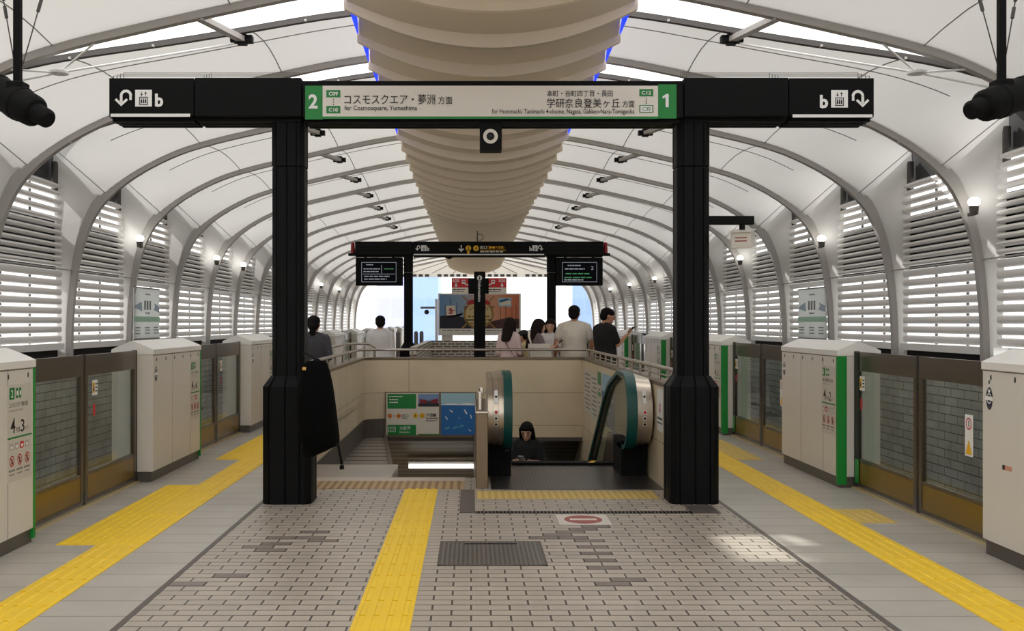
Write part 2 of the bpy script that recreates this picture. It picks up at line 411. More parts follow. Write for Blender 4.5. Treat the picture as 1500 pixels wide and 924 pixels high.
def bay(yA, yB, idx):
    sh = MB(); nt = 5
    for s in (-1, 1):
        grid = []
        for i in range(len(PR)):
            a = near_pt(i, yA, yB); b = (PRS[i][0], yB-.0, PRS[i][1])
            row = []
            for k in range(nt+1):
                t = k/nt
                bul = .10*math.sin(math.pi*t)*(1 if i <= IS else max(0, 1-(i-IS)/6))
                row.append((CX+s*(a[0]+(b[0]-a[0])*t), a[1]+(b[1]-a[1])*t, a[2]+(b[2]-a[2])*t+bul))
            grid.append(row)
        vs = [p for r in grid for p in r]; m = nt+1
        sh.add(vs, [(i*m+k, i*m+k+1, (i+1)*m+k+1, (i+1)*m+k) for i in range(len(PR)-1) for k in range(nt)], 0)
        # seams on the panels
        for i in (9, 16, IS+6):
            r = grid[i]
            for k in range(nt):
                p, q = Vector(r[k]), Vector(r[k+1]); o = Vector((0, 0, -.004)) if i <= IS else Vector((-s*.003, -.004, -.003))
                sh.tube([p+o, q+o], .008, 4, 1)
        mid = [Vector(r[2])+Vector((0, 0, -.005)) for r in grid[2:IS+1]]
        sh.tube(mid, .007, 4, 1)
    ob = sh.build('ceiling', [M_SHELL, M_SEAM], smooth=True)
    struct(ob)
    lead = MB(); gl = MB()
    full = [(-x, z) for x, z in PRS[IS:0:-1]]+PRS[:IS+1]
    ring = []
    for x, z in full:
        yy = yA+sky_w(x, yA); ring.append([(CX+x, yy-.03, z-.03), (CX+x, yy+.04, z-.03), (CX+x, yy+.04, z+.05), (CX+x, yy-.03, z+.05)])
    lead.loft(ring)
    for x in (-4.4, -3.6, -2.0, -1.4, 1.4, 2.0, 3.6, 4.4):
        lead.box(CX+x-.012, CX+x+.012, yA+sky_w(x, yA)-.05, yA+sky_w(x, yA)+.0, prof_z(x)+.04, prof_z(x)+.065, 1)
    vs = []
    for x, z in full: vs += [(CX+x, yA+.05, z+.05), (CX+x, yA+sky_w(x, yA), z+.03)]
    for i in range(len(full)-1):
        xm = (full[i][0]+full[i+1][0])/2
        clear = (abs(yA-8.1) < .1 and -2.1 < xm < -1.5) or (13 < yA < 21 and 3.2 < xm < 4.1)  # clear panes added to let the sun throw patches on floor and wall
        gl.add(vs[2*i:2*i+4], [(0, 1, 3, 2)], 1 if clear else 0)
    wn = struct(lead.build('window_%d' % idx, [M_DARKBAR, M_RIB]))
    gl.build('pane', [M_FROST, M_GLASSC], wn)
for i in range(len(YR)-1): bay(YR[i], YR[i+1], i+1)
# ---- louvred windows
def ellslat(b, xs, y0, y1, z, hz, hx, m=0):
    b.tube([(xs, y0, z), (xs, y1, z)], (hx, hz), 8, m)
def louver(s, yA, yB, idx):
    xs = CX+s*6.52; y0, y1 = yA+.02, yB-.27
    b = MB()
    z = 1.30
    while z < 2.33: ellslat(b, xs, y0, y1, z, .055, .045); z += .142
    z = 2.44
    while z < 3.16: ellslat(b, xs, y0, y1, z, .037, .05); z += .098
    for z in (3.26, 3.39, 3.52, 3.63): ellslat(b, xs, y0, y1, z, .046, .05)
    fr = MB()
    x0, x1 = sorted((CX+s*6.5, CX+s*6.62))
    fr.box(x0-(.06 if s > 0 else 0), x1+(.06 if s < 0 else 0), y0, y1, 1.13, 1.23)                                       # sill rail
    for yy in (y0+.75, y0+1.75):
        fr.box(*sorted((CX+s*6.575, CX+s*6.60)), yy-.02, yy+.02, 1.1, 3.7, 1)
    bk = MB().box(*sorted((CX+s*6.72, CX+s*6.76)), y0-.3, y1+.3, 2.38, 3.22)  # dark board put in so the upper gaps read as shaded
    bk.box(*sorted((CX+s*6.62, CX+s*6.66)), y0-.3, y1+.3, 3.72, 4.3)  # dark sheet painted as the shaded slot above the slats
    bk.box(*sorted((CX+s*6.56, CX+s*6.6)), y0-.3, y1+.3, .9, 1.14)  # dark strip painted as the shaded recess under the sill
    bk.add([(CX+s*5.25, yA+.1, 4.12), (CX+s*6.66, yA+.1, 4.22), (CX+s*6.66, yB-.3, 4.22), (CX+s*5.25, yA+.1, 4.2), (CX+s*6.66, yA+.1, 4.3), (CX+s*6.66, yB-.3, 4.3)], [(0, 1, 2), (3, 5, 4), (0, 3, 4, 1), (1, 4, 5, 2), (2, 5, 3, 0)])  # added cover, keeps the sun from leaking through the roof gap
    wn = struct(fr.build('window_%d' % idx, [M_SLAT, M_DARKBAR]))
    b.build('slats', M_SLAT, wn, smooth=True)
    bk.build('shade_panel', M_SLATB, wn)
    po = MB().cyl((CX+s*6.53, y1-.16, 3.55), (CX+s*6.53, y1-.16, 4.0), .05, n=10)
    po.build('post', M_DARKBAR, wn)
n = 60
for i in range(0, len(YR)-1):
    for s in (-1, 1):
        louver(s, YR[i], YR[i+1], n); n += 1
# conduit along the window line
for s in (-1, 1):
    struct(MB().tube([(CX+s*6.40, 4, 2.36), (CX+s*6.40, Y_END, 2.36)], .011, 6).build('trim_%d' % (90+s), M_RIB))
# ---- far mouth fascia
fa = MB()
full = [(-x, z) for x, z in PR[::-1]]+PR[1:]
top = [(x, z) for x, z in full if z >= 4.0]
fa.prism([(top[0][0], 4.0)]+top+[(top[-1][0], 4.0)], lambda a, b, t: (CX+a, t, b), Y_END+.1, Y_END+.2)
for k in range(28):
    x = -4.6+k*.34
    if abs(x) > .3 and k % 7: fa.box(CX+x-.11, CX+x+.11, Y_END+.05, Y_END+.1, 4.02, 4.16, 1)
for k in range(-4, 5):
    fa.tube([(CX+k*.35, Y_END+.08, 5.0), (CX+k*1.15, Y_END+.08, 4.2)], .02, 4, 2)
struct(fa.build('wall_far', [membrane_mat('end_membrane', (240, 238, 234), .5), M_DARKBAR, M_RIB]))

# ---- first stair well
WT = .955
ww = MB()
# curved left/back corner: outline in plan
R = .34
inner = [(WX0, 9.95), (WX0, WY1-R)]+[(WX0+R-R*math.cos(a), WY1-R+R*math.sin(a)) for a in [math.pi/2*k/6 for k in range(1, 7)]]
outer = [(WX0-.16, 9.95), (WX0-.16, WY1-R)]+[(WX0+R-(R+.16)*math.cos(a), WY1-R+(R+.16)*math.sin(a)) for a in [math.pi/2*k/6 for k in range(1, 7)]]
def wall_strip(b, ins, outs, z0, z1, m=0):
    rings = [[(i[0], i[1], z0), (o[0], o[1], z0), (o[0], o[1], z1), (i[0], i[1], z1)] for i, o in zip(ins, outs)]
    b.loft(rings, m)
lw = MB(); wall_strip(lw, inner, outer, 0, WT)
deep_i = [p for p in inner if p[1] > 10.9]; deep_i = [(WX0, 10.9)]+deep_i; deep_o = [(WX0-.16, 10.9)]+[p for p in outer if p[1] > 10.9]
wall_strip(lw, deep_i, deep_o, -4.6, 0)
struct(lw.build('wall_well_left', M_WELLX, smooth=True))
sk = MB()
ski = [(p[0]+.012 if i < 2 else p[0]+.012*(1-(i-2)/6), p[1]-(.012 if i >= 2 else 0)) for i, p in enumerate(inner)]
wall_strip(sk, ski, inner, -.3, .0); struct(sk.build('baseboard_left', M_DARKST))
bw = MB().box(WX0+R, WX1, WY1, WY1+.16, -.30, WT)
struct(bw.build('wall_well_back', M_WELL))
struct(MB().box(WX1, WX1+.16, 9.78, WY1+.16, 0, WT).build('wall_well_right', M_WELLX)); struct(MB().box(WX1, WX1+.16, 10.9, 23, -4.6, 0).build('wall_well_lower', M_WELLX))
lw2 = MB().box(WX0-.16, WX0, WY1+.16, 23, -4.6, -.3)
struct(lw2.build('wall_well_lower', M_WELLX))
cp = MB()
ci = [(p[0]+(.012 if i < 2 else .012), p[1]-(.01 if i > 2 else 0)) for i, p in enumerate(inner)]; co = [(p[0]-.012, p[1]+.01) for p in outer]
wall_strip(cp, ci, co, WT, WT+.03)
cp.box(WX0+R, WX1+.17, WY1-.012, WY1+.172, WT, WT+.03); cp.box(WX1-.012, WX1+.172, 9.78, WY1-.012, WT, WT+.03)
struct(cp.build('trim_70', M_STEEL))
so = MB().add([(WX0, WY1+.16, -.3), (WX1, WY1+.16, -.3), (WX1, 23, -2.75), (WX0, 23, -2.75), (WX0, WY1+.16, -.12), (WX1, WY1+.16, -.12), (WX1, 23, -2.57), (WX0, 23, -2.57)],
              [(0, 1, 2, 3), (4, 7, 6, 5), (0, 4, 5, 1), (2, 6, 7, 3), (0, 3, 7, 4), (1, 5, 6, 2)])
so.box(WX0+R, WX1, WY1-.02, WY1+.16, -.36, -.3, 1)
struct(so.build('ceiling_stairs', [M_SOFFIT, M_DARKST]))
struct(MB().box(WX0-.2, WX1+.2, 10.9, 24, -4.75, -4.6).build('floor_lower', M_SLAB))
struct(MB().box(WX0-.2, WX1+.2, 22.9, 23.1, -4.6, -2.6).build('wall_lower', M_STONE))
ln = MB()
ln.box(WX0, -.80, 10.9, 11.95, -.15, -.005, 1)
tap = [(WX0, 11.95), (-.83, 11.95), (-1.385, WY1), (WX0+.02, WY1)]
ln.prism(tap, lambda a, b, t: (a, b, t), -.45, -.30, 0)
ln.prism([(-.86, 11.95), (-.80, 11.95), (-1.36, WY1), (-1.40, WY1)], lambda a, b, t: (a, b, t), -.5, -.26, 2)
struct(ln.build('floor_landing', [M_LAND, M_SLAB, M_DARKST]))
stp = MB()
for k in range(22):
    stp.box(-1.66 if k > 2 else -.78, .04, 10.95+k*.30, 11.25+k*.30+.05, -.165*(k+1)-.45, -.165*(k+1)-.02, 0)
struct(stp.build('floor_stairs', M_SLAB))
# ---- second stair well (low brick wall)
b2 = MB().box(VX0-.15, VX1+.15, VY1, VY1+.2, -1.5, 1.0); struct(b2.build('wall_brick_far', M_BRICKW))
for nm, a in (('wall_brick_left', VX0-.15), ('wall_brick_right', VX1)):
    struct(MB().box(a, a+.15, VY0, VY1, -1.5, 1.0).build(nm, M_BRICKS))
struct(MB().box(VX0, VX1, VY0, VY1, -1.6, -1.5).build('floor_brick_well', M_DARKST))
# ---- outside
g = MB().box(-400, 400, -60, 700, -7.2, -7.0); struct(g.build('ground_outside', M_GROUND))
def block(px0, px1, y, ztop, m, label, name='office_tower'):
    x0, x1 = (px0-VX)*y/F, (px1-VX)*y/F
    e = thing(name, label, 'building', ((x0+x1)/2, y, -7))
    MB().box(x0, x1, y, y+20, -7, ztop).build('facade', m, e)
    MB().box(x0-.5, x1+.5, y-.4, y+20.5, ztop, ztop+1).build('roof', M_WHITE, e)
    return e
block(552, 592, 150, 30, M_FACADE2, 'pale violet glass tower beyond the platform end, left of the second gantry')
block(604, 642, 190, 40, M_FACADE, 'pale blue glass tower beyond the platform end, beside the ship advertisement')
block(839, 873, 190, 40, M_FACADE, 'pale blue glass tower beyond the platform end, behind the man in black')
block(829, 838, 165, 24, M_WHITE, 'slim white tower in front of the right blue tower')

# ================================================================== OBJECTS
ORD = ['nearest', 'second', 'third', 'fourth', 'fifth', 'sixth', 'seventh', 'eighth', 'ninth', 'tenth', 'eleventh', 'twelfth']
def rectpx(b, x0, r0, x1, r1, y, m=0): return b.quad(at(x0, r1, y), at(x1, r1, y), at(x1, r0, y), at(x0, r0, y), m)
def textpx(b, t, x0, r0, x1, r1, y, m=0, bold=0.0): return b.text(t, at(x0, r1, y), X3, Z3, (x1-x0)*y/F, (r1-r0)*y/F, m, bold)
def linespx(b, x0, r0, x1, r1, y, m=0):
    """a line of print too small to read: short bars like words"""
    x = x0
    while x < x1-.3:
        w_ = min(x1-x, random.uniform(.12, .3)*(x1-x0)); rectpx(b, x, r0, x+w_, r1, y, m); x += w_+.04*(x1-x0)
def lines3(b, o, u, w_, h_, m):
    x = 0
    while x < w_*.97:
        k = min(w_-x, random.uniform(.12, .3)*w_); b.quad(o+u*x, o+u*(x+k), o+u*(x+k)+Z3*h_, o+u*x+Z3*h_, m); x += k+.04*w_
def arrow_uturn(b, x0, r0, x1, r1, y, m, flip):
    """u-turn arrow inside a pixel box; flip=True points down on the right"""
    w_ = x1-x0; h_ = r1-r0
    def q(a, c): return at(x0+(1-a if flip else a)*w_, r0+c*h_, y)
    u = X3*(-1 if flip else 1)
    k = y/F
    b.ring(q(.66, .36), u, Z3, .20*w_*k, .36*w_*k, 16, m, 0, math.pi)
    b.poly([q(.30, .34), q(.46, .34), q(.46, .80), q(.30, .80)], m)
    b.poly([q(.86, .34), q(1.0, .34), q(1.0, .62), q(.86, .62)], m)
    b.poly([q(.38, 1.0), q(0, .62), q(.10, .52), q(.38, .80)], m); b.poly([q(.38, 1.0), q(.38, .80), q(.68, .52), q(.78, .62)], m)
def lift_icon(b, x0, r0, x1, r1, y, mw, mk):
    rectpx(b, x0, r0, x1, r1, y, mw)
    w_ = x1-x0; h_ = r1-r0; y2 = y-.002
    def rp(a, c, d, e, m, yy=y2): rectpx(b, x0+a*w_, r0+c*h_, x0+d*w_, r0+e*h_, yy, m)
    rp(.24, .42, .76, .90, mk); rp(.29, .47, .71, .85, mw, y-.003)
    for i in range(3):
        a = .33+.125*i
        rp(a, .58, a+.09, .80, mk, y-.004); b.disc(at(x0+(a+.045)*w_, r0+.54*h_, y-.004), X3, Z3, .035*w_*y/F, 8, mk)
    for a, up in ((.38, False), (.62, True)):
        rp(a-.02, .12, a+.02, .36, mk)
        t0, t1 = (.12, .22) if up else (.36, .26)
        b.poly([at(x0+a*w_, r0+t0*h_, y2), at(x0+(a-.09)*w_, r0+t1*h_, y2), at(x0+(a+.09)*w_, r0+t1*h_, y2)], mk)

# ---- gantries -----------------------------------------------------
def col_plan(cx, cy, hw, hd, c, g):
    pts = [(-hw, -hd+c), (-hw+c, -hd)]
    for k in (-.5, -.02, .42):
        x = k*hw*1.35; pts += [(x-g, -hd), (x-g*.6, -hd+g*1.6), (x+g*.6, -hd+g*1.6), (x+g, -hd)]
    pts += [(hw-c, -hd), (hw, -hd+c)]
    for k in (-.35, .3):
        y = k*hd*1.4; pts += [(hw, y-g), (hw-g*1.6, y-g*.6), (hw-g*1.6, y+g*.6), (hw, y+g)]
    pts += [(hw, hd-c), (hw-c, hd), (-hw+c, hd), (-hw, hd-c)]
    for k in (.3, -.35):
        y = k*hd*1.4; pts += [(-hw, y+g), (-hw+g*1.6, y+g*.6), (-hw+g*1.6, y-g*.6), (-hw, y-g)]
    return [(cx+a, cy+b_) for a, b_ in pts]
def gantry_column(e, cx, cy, hw, hb, ztop, zb, zs):
    def ring(h, z, g): return [(a, b_, z) for a, b_ in col_plan(cx, cy, h, h, h*.26, g)]
    sh = MB().loft([ring(hw, zs-.03, .008), ring(hw, ztop-.42, .008), ring(hw, ztop-.42, .008)])
    sh.loft([ring(hw*1.02, ztop-.41, .008), ring(hw*1.02, ztop, .008)])
    c = sh.build('column', M_BLACK2, e)
    ba = MB().loft([ring(hb, 0, .012), ring(hb, zb, .012), ring(hw*1.08, zs, .009)])
    ba.build('column_base', M_BLACK2, e)
    return c
GY = 9.28
GZ1, GZ0 = H+357.5*GY/F, H+300.5*GY/F
g1 = thing('sign_gantry', 'large black portal gantry nearest the camera carrying the white and green direction sign', 'sign gantry', (CX, GY, 0))
def gx(px, y=GY): return (px-VX)*y/F
for cxp in (-1.572, 1.910): gantry_column(g1, cxp, GY+.215, .137, .208, GZ0+.01, 1.0, 1.09)
def beam_seg(e, name, x0, x1, y0, d, z0, z1, m=M_BLACK, grooves=True):
    b = MB().prism([(y0, z0+.012), (y0+.012, z0), (y0+d-.05, z0-.015), (y0+d, z0), (y0+d, z1), (y0, z1)], lambda a, c, t: (t, a, c), x0, x1)
    if grooves:
        for k in range(4):
            yy = y0+.06+k*.085; b.box(x0+.01, x1-.01, yy, yy+.045, z0-.028, z0+.005)
    return b.build(name, m, e)
L0, L1, C0, C1, R0_, R1_ = gx(160), gx(1280), gx(445), gx(1000), 0, 0
beam_seg(g1, 'beam_end', L0, gx(283.5), GY, .42, GZ0, GZ1)
beam_seg(g1, 'beam_end', gx(1156.5), L1, GY, .42, GZ0, GZ1)
beam_seg(g1, 'beam_segment', gx(285.5), gx(441), GY, .42, GZ0, GZ1+.004)
beam_seg(g1, 'beam_segment', gx(1003), gx(1154.5), GY, .42, GZ0, GZ1+.004)
beam_seg(g1, 'sign_case', gx(443), gx(1001), GY+.015, .39, GZ0-.005, GZ1-.02, M_BLACK)
YS = GY+.013
sg = MB()
rectpx(sg, 447, 125.5, 991, 173.5, YS, 0)
sb = sg.build('direction_sign', [M_SIGNW], g1)
sb['label'] = 'white direction sign face with green ends and black lettering'
gr = MB(); y2 = YS-.002
rectpx(gr, 447, 125.5, 472.5, 175, y2); rectpx(gr, 964, 123.5, 991, 173.5, y2); rectpx(gr, 472.5, 170.5, 964, 174, y2)
for a in ((478, 132, 498.5, 142.5), (478, 155, 498.5, 166), (936.5, 130.5, 957, 141)): rectpx(gr, *a, y2)
rectpx(gr, 936.5, 154, 957, 165, y2); 
gr.build('green_panels', M_GREEN, sb)
lt = MB(); y3 = YS-.004
textpx(lt, '2', 452, 138, 465.5, 159, y3, 0, .03); lt.poly([at(*p, y3) for p in ((975, 157), (975, 142.6), (970.6, 144.4), (970.6, 141), (976.4, 137.5), (979.5, 137.5), (979.5, 157))], 0)
textpx(lt, 'C09', 481.5, 134.5, 495, 140, y3, 0, .02); textpx(lt, 'C10', 481.5, 158, 495, 163.5, y3, 0, .02); textpx(lt, 'C12', 940, 133, 953.5, 138.5, y3, 0, .02)
rectpx(lt, 938, 155, 955.5, 164, y3, 0); textpx(lt, 'C30', 941, 156.7, 953, 162, y3-.002, 2)
for r in (145, 148.5, 152): rectpx(lt, 487.7, r, 489.2, r+1.6, y3, 1); rectpx(lt, 946.2, r-1.5, 947.7, r+.1, y3, 1)
textpx(lt, 'コスモスクエア・夢洲', 504.5, 138, 637.5, 153, y3, 1, .004); textpx(lt, '方面', 642, 141, 662.5, 152.5, y3, 1, .006)
textpx(lt, 'for Cosmosquare, Yumeshima', 504.5, 154.5, 611, 163.5, y3, 1, .008)
textpx(lt, '本町・谷町四丁目・長田', 801, 132, 897.5, 141.5, y3, 1, .006)
textpx(lt, '学研奈良登美ヶ丘', 801, 144, 908, 158, y3, 1, .006); textpx(lt, '方面', 911.5, 147, 929.5, 157.5, y3, 1, .006)
textpx(lt, 'for Hommachi, Tanimachi 4-chome, Nagata, Gakken-Nara-Tomigaoka', 720.5, 159.5, 929.5, 168.5, y3, 1, .006)
lt.build('lettering', [M_TXTW, M_INK, M_GREEN], sb)
pi = MB(); yb = GY-.003
arrow_uturn(pi, 168, 131.5, 193, 155.5, yb, 0, False); lift_icon(pi, 198, 131.5, 222.5, 156, yb, 0, 1); textpx(pi, 'b', 227, 137, 239, 156.5, yb, 0, .04)
rectpx(pi, 162, 166.5, 278.5, 171, yb, 0)
pi.build('pictograms', [M_TXTW, M_INK], g1)
pi = MB()
textpx(pi, 'b', 1201, 139, 1213, 158.5, yb, 0, .04); lift_icon(pi, 1217.5, 132, 1242, 157.5, yb, 0, 1); arrow_uturn(pi, 1248, 132, 1273.5, 157, yb, 0, True)
rectpx(pi, 1161, 167.5, 1278, 172, yb, 0)
pi.build('pictograms', [M_TXTW, M_INK], g1)
for x0, x1 in ((gx(163), gx(430)), (gx(1008), gx(1277))):
    wr = MB()
    for k in range(4):
        z = GZ1+.03+k*.03; wr.cyl((x0, GY+.06+k*.09, z), (x1, GY+.06+k*.09, z), .0022, n=4)
    for x in (x0, (x0+x1)/2, x1):
        for k in range(4): wr.cyl((x, GY+.06+k*.09, GZ1-.01), (x, GY+.06+k*.09, GZ1+.035+k*.028), .003, n=4)
    wr.build('bird_wire', M_DARKBAR, g1)
# clock-like camera under the sign
kc = thing('ceiling_camera', 'square black camera unit with a white ring under the middle of the near direction sign', 'camera', (gx(719), GY+.12, GZ0-.27))
MB().bbox(gx(703), gx(735.5), GY+.06, GY+.24, H+(VY-218)*GY/F, GZ0-.03, .006).build('housing', M_BLACK, kc)
kb = MB(); cc = at(718.5, 199.5, GY+.055)
kb.ring(cc, X3, Z3, .034, .063, 24, 0); kb.cyl(cc+Y3*.004, cc-Y3*.012, .036, .03, 20, 1); kb.ell(cc-Y3*.012, (.022, .012, .022), 14, 8, 1)
rg = kb.build('lens', [M_SIGNW, M_INK], kc, smooth=True)
# surveillance box on an arm at the right column
sv = thing('surveillance_camera', 'beige boxy surveillance camera on a black arm beside the right near column', 'camera', (2.1, GY+.24, 2.2))
MB().bbox(2.03, 2.46, GY+.2, GY+.27, 2.40, 2.475, .006).build('arm', M_BLACK, sv)
MB().cyl((2.36, GY+.23, 2.41), (2.36, GY+.23, 2.34), .025).build('mount', M_BLACK, sv)
bx = MB(); c0 = Vector((2.36, GY+.2, 2.27)); RM = Matrix.Rotation(math.radians(-22), 3, 'Z') @ Matrix.Rotation(math.radians(8), 3, 'X')
tmp = MB().bbox(-.085, .085, -.13, .13, -.07, .07, .008); bx.add([c0+RM @ Vector(p) for p in tmp.v], tmp.f)
tmp = MB().box(-.094, .094, -.15, .14, .07, .082); bx.add([c0+RM @ Vector(p) for p in tmp.v], tmp.f)
hb = bx.build('camera_housing', M_GATE, sv)
tmp = MB().disc((-.0861, .05, 0), (0, 1, 0), (0, 0, 1), .03, 14).box(-.0862, -.0855, -.08, 0, -.03, .03); lb = MB().add([c0+RM @ Vector(p) for p in tmp.v], tmp.f); lb.build('vent', M_INK, hb)
lb = MB()
for z in (-.01, .018): lb.quad(*[c0+RM @ Vector((a, -.1305, z+c_)) for a, c_ in ((-.05, 0), (.05, 0), (.05, .01), (-.05, .01))])
lb.build('print', mat('label_red', (150, 70, 60), .5), hb)

# ---- second gantry
G2 = 26.2; Q1, Q0 = H+(VY-353.5)*G2/F, H+(VY-374)*G2/F
g2 = thing('sign_gantry', 'smaller black portal gantry farther along the platform with yellow exit sign and two screens', 'sign gantry', (CX+.02, G2, 0))
def hx(px): return (px-VX)*G2/F
for pxc in (597.7, 808.5): gantry_column(g2, hx(pxc), G2+.2, .105, .2, Q0+.01, .9, 1.06)
beam_seg(g2, 'beam_end', hx(520), hx(604), G2, .4, Q0, Q1); beam_seg(g2, 'beam_end', hx(801), hx(884), G2, .4, Q0, Q1)
beam_seg(g2, 'sign_case', hx(605), hx(800), G2+.01, .38, Q0, Q1)
for k in (1, 2, 3):
    for a, b_ in ((520, 604), (801, 884)): MB().box(hx(a), hx(b_), G2-.004, G2+.001, Q0+k*.085-.012, Q0+k*.085).build('beam_groove', M_GROOVE, g2)
pp = MB(); yy = G2-.004
rectpx(pp, 606, 371.8, 797, 373.6, yy, 0)
arrow_uturn(pp, 608.5, 359, 615.5, 367, yy, 0, False); lift_icon(pp, 617, 359.3, 624.5, 367.5, yy, 0, 1); textpx(pp, 'b', 625.5, 361, 629, 367.5, yy, 0, .03)
textpx(pp, 'b', 775.5, 361, 779, 367.5, yy, 0, .03); lift_icon(pp, 780, 359.3, 787.5, 367.5, yy, 0, 1); arrow_uturn(pp, 788.5, 359, 796, 367, yy, 0, True)
rectpx(pp, 675, 359, 676.3, 367, yy, 0); pp.poly([at(675.6, 369, yy), at(671.7, 364.5, yy), at(672.7, 363.5, yy), at(675.6, 366.5, yy), at(678.6, 363.5, yy), at(679.6, 364.5, yy)], 0)
for px in (686, 697.3): pp.disc(at(px, 363.5, yy), X3, Z3, 4.1*G2/F, 20, 2)
rectpx(pp, 684.3, 366, 687.8, 372, yy, 2)
textpx(pp, '2', 684.7, 361, 687.3, 366, yy-.003, 1, .02); textpx(pp, '4', 696, 361, 698.6, 366, yy-.003, 1, .02)
textpx(pp, '出口', 703.5, 359.8, 713, 364.5, yy, 0, .01); textpx(pp, '(', 714.5, 359.5, 715.5, 365, yy, 2)
for px in (718.3, 723): pp.disc(at(px, 362.3, yy), X3, Z3, 2.0*G2/F, 14, 2)
textpx(pp, '海遊館)', 725.5, 360, 738.5, 365, yy, 2, .008); rectpx(pp, 703.5, 366, 741, 366.7, yy, 2); linespx(pp, 703.5, 368, 737, 369.3, yy, 0)
pp.build('pictograms', [M_TXTW, M_INK, M_GOLD], g2)
for px, sd in ((515.5, -1), (888.5, 1)):
    e = MB().cyl((hx(px), G2+.2, Q0+.05), (hx(px), G2+.2, Q0+.3), .055, .045, 14); e.ell((hx(px), G2+.2, Q0+.3), (.045, .045, .03), 12, 6)
    lamp = e.build('warning_lamp', mat('lamp_red', (150, 20, 30), .25), g2, smooth=True); lamp['label'] = 'red warning lamp at the beam end'
    MB().box(hx(px)-.1, hx(px)+.1, G2+.1, G2+.3, Q0-.0, Q0+.06).build('lamp_base', M_BLACK, g2)
M_SCREEN = mat('screen_dark', (8, 10, 18), .7, spec=.1)
M_SCRT = mat('screen_text', (150, 158, 170), .5, emit=.35)
M_SCRG = mat('screen_text_green', (70, 140, 90), .5, emit=.25)
for a, b_, lab in ((520.5, 589.5, 'left'), (814.5, 883.5, 'right')):
    e = thing('departure_screen', 'dark departure screen hanging under the %s arm of the second gantry' % lab, 'screen', (hx((a+b_)/2), G2+.2, 2.4))
    MB().bbox(hx(a), hx(b_), G2+.06, G2+.26, H+(VY-418)*G2/F, H+(VY-377)*G2/F, .015).build('housing', M_MATTE, e)
    MB().box(hx(a+12), hx(a+16), G2+.14, G2+.18, H+(VY-378)*G2/F, Q0+.01).box(hx(b_-16), hx(b_-12), G2+.14, G2+.18, H+(VY-378)*G2/F, Q0+.01).build('hanger', M_BLACK, e)
    sb_ = MB(); y0 = G2+.056; rectpx(sb_, a+9, 384, b_-9, 413, y0, 1); rectpx(sb_, a+9.6, 384.6, b_-9.6, 412.4, y0-.002, 0)
    yy = y0-.004
    if lab == 'right':
        textpx(sb_, '2', b_-18, 390, b_-14, 395, yy, 1)
        for r, m_, x0_, x1_ in ((388, 1, 17, 36), (393, 1, 13, 42), (400, 2, 14, 50), (405.5, 2, 12, 52), (409, 1, 12, 40)): linespx(sb_, a+x0_, r, a+x1_, r+1.6, yy, m_)
    else:
        for r, m_, x0_, x1_ in ((387, 1, 16, 26), (393, 1, 12, 36), (397, 1, 12, 34), (393, 2, 42, 56), (404, 1, 13, 50), (408, 1, 13, 46)): linespx(sb_, a+x0_, r, a+x1_, r+1.4, yy, m_)
        rectpx(sb_, a+11, 401, b_-11, 401.6, yy, 1); rectpx(sb_, a+38, 388, a+38.6, 400, yy, 1)
    sb_.build('display', [M_SCREEN, M_SCRT, M_SCRG], e)
dm = MB().cyl(at(658, 374, G2+.2), at(658, 377.5, G2+.2), .10, .10, 14); dm.ell(at(658, 377, G2+.2), (.07, .07, .04), 12, 6)
tag(dm.build('dome_camera', M_BLACK, None, smooth=True, base=at(658, 377, G2+.2)), 'small black camera under the yellow exit sign of the second gantry', 'camera')
lp = MB().ring(at(703, 347.5, G2+.3), X3, Z3, .07, .085, 20).box(hx(698.5), hx(700), G2+.28, G2+.32, Q1-.01, Q1+.28)
tag(lp.build('loop_antenna', M_DARKBAR, None, base=at(703, 353, G2+.3)), 'small wire loop antenna standing on the second gantry', 'antenna')

# ---- ceiling spine
sp = thing('ceiling_spine', 'long beige scalloped duct hanging along the middle of the ceiling', 'ceiling duct', (CX, 6, 4.3))
def spine_ring(y, W, zc, sag, top):
    pts = []
    for k in range(17):
        a = -1+k/8; pts.append((CX+a*W, y, zc-sag*(1-a*a)))
    return [(CX-W*.86, y, top), (CX-W, y, zc+.16)]+pts+[(CX+W, y, zc+.16), (CX+W*.86, y, top)]
NS = 43
for k in range(NS):
    ya = 9.64-1.13*3+k*1.13; yb_ = ya+1.13
    t_ = 4.98
    b = MB().loft([spine_ring(yy_, W_, zc_, sg_, t_) for yy_, W_, zc_, sg_ in ((ya+.02, 1.17, 4.64, .10), (ya+.25, 1.19, 4.56, .15), (ya+.6, 1.23, 4.45, .22), (yb_-.22, 1.255, 4.375, .275), (yb_-.08, 1.262, 4.36, .29), (yb_-.07, 1.29, 4.30, .345), (yb_, 1.29, 4.30, .345), (yb_+.02, 1.25, 4.36, .28))])
    b.build('spine_shell', M_SPINE, sp, smooth=True)
    if k < 9:
        for s in (-1, 1):
            l = MB(); l.add([(CX+s*1.195, ya+.05, 4.43), (CX+s*1.285, ya+.05, 4.41), (CX+s*1.285, yb_-.10, 4.36), (CX+s*1.275, yb_-.10, 4.38)], [(0, 1, 2, 3)])
            l.build('led_strip', M_BLUE, sp)

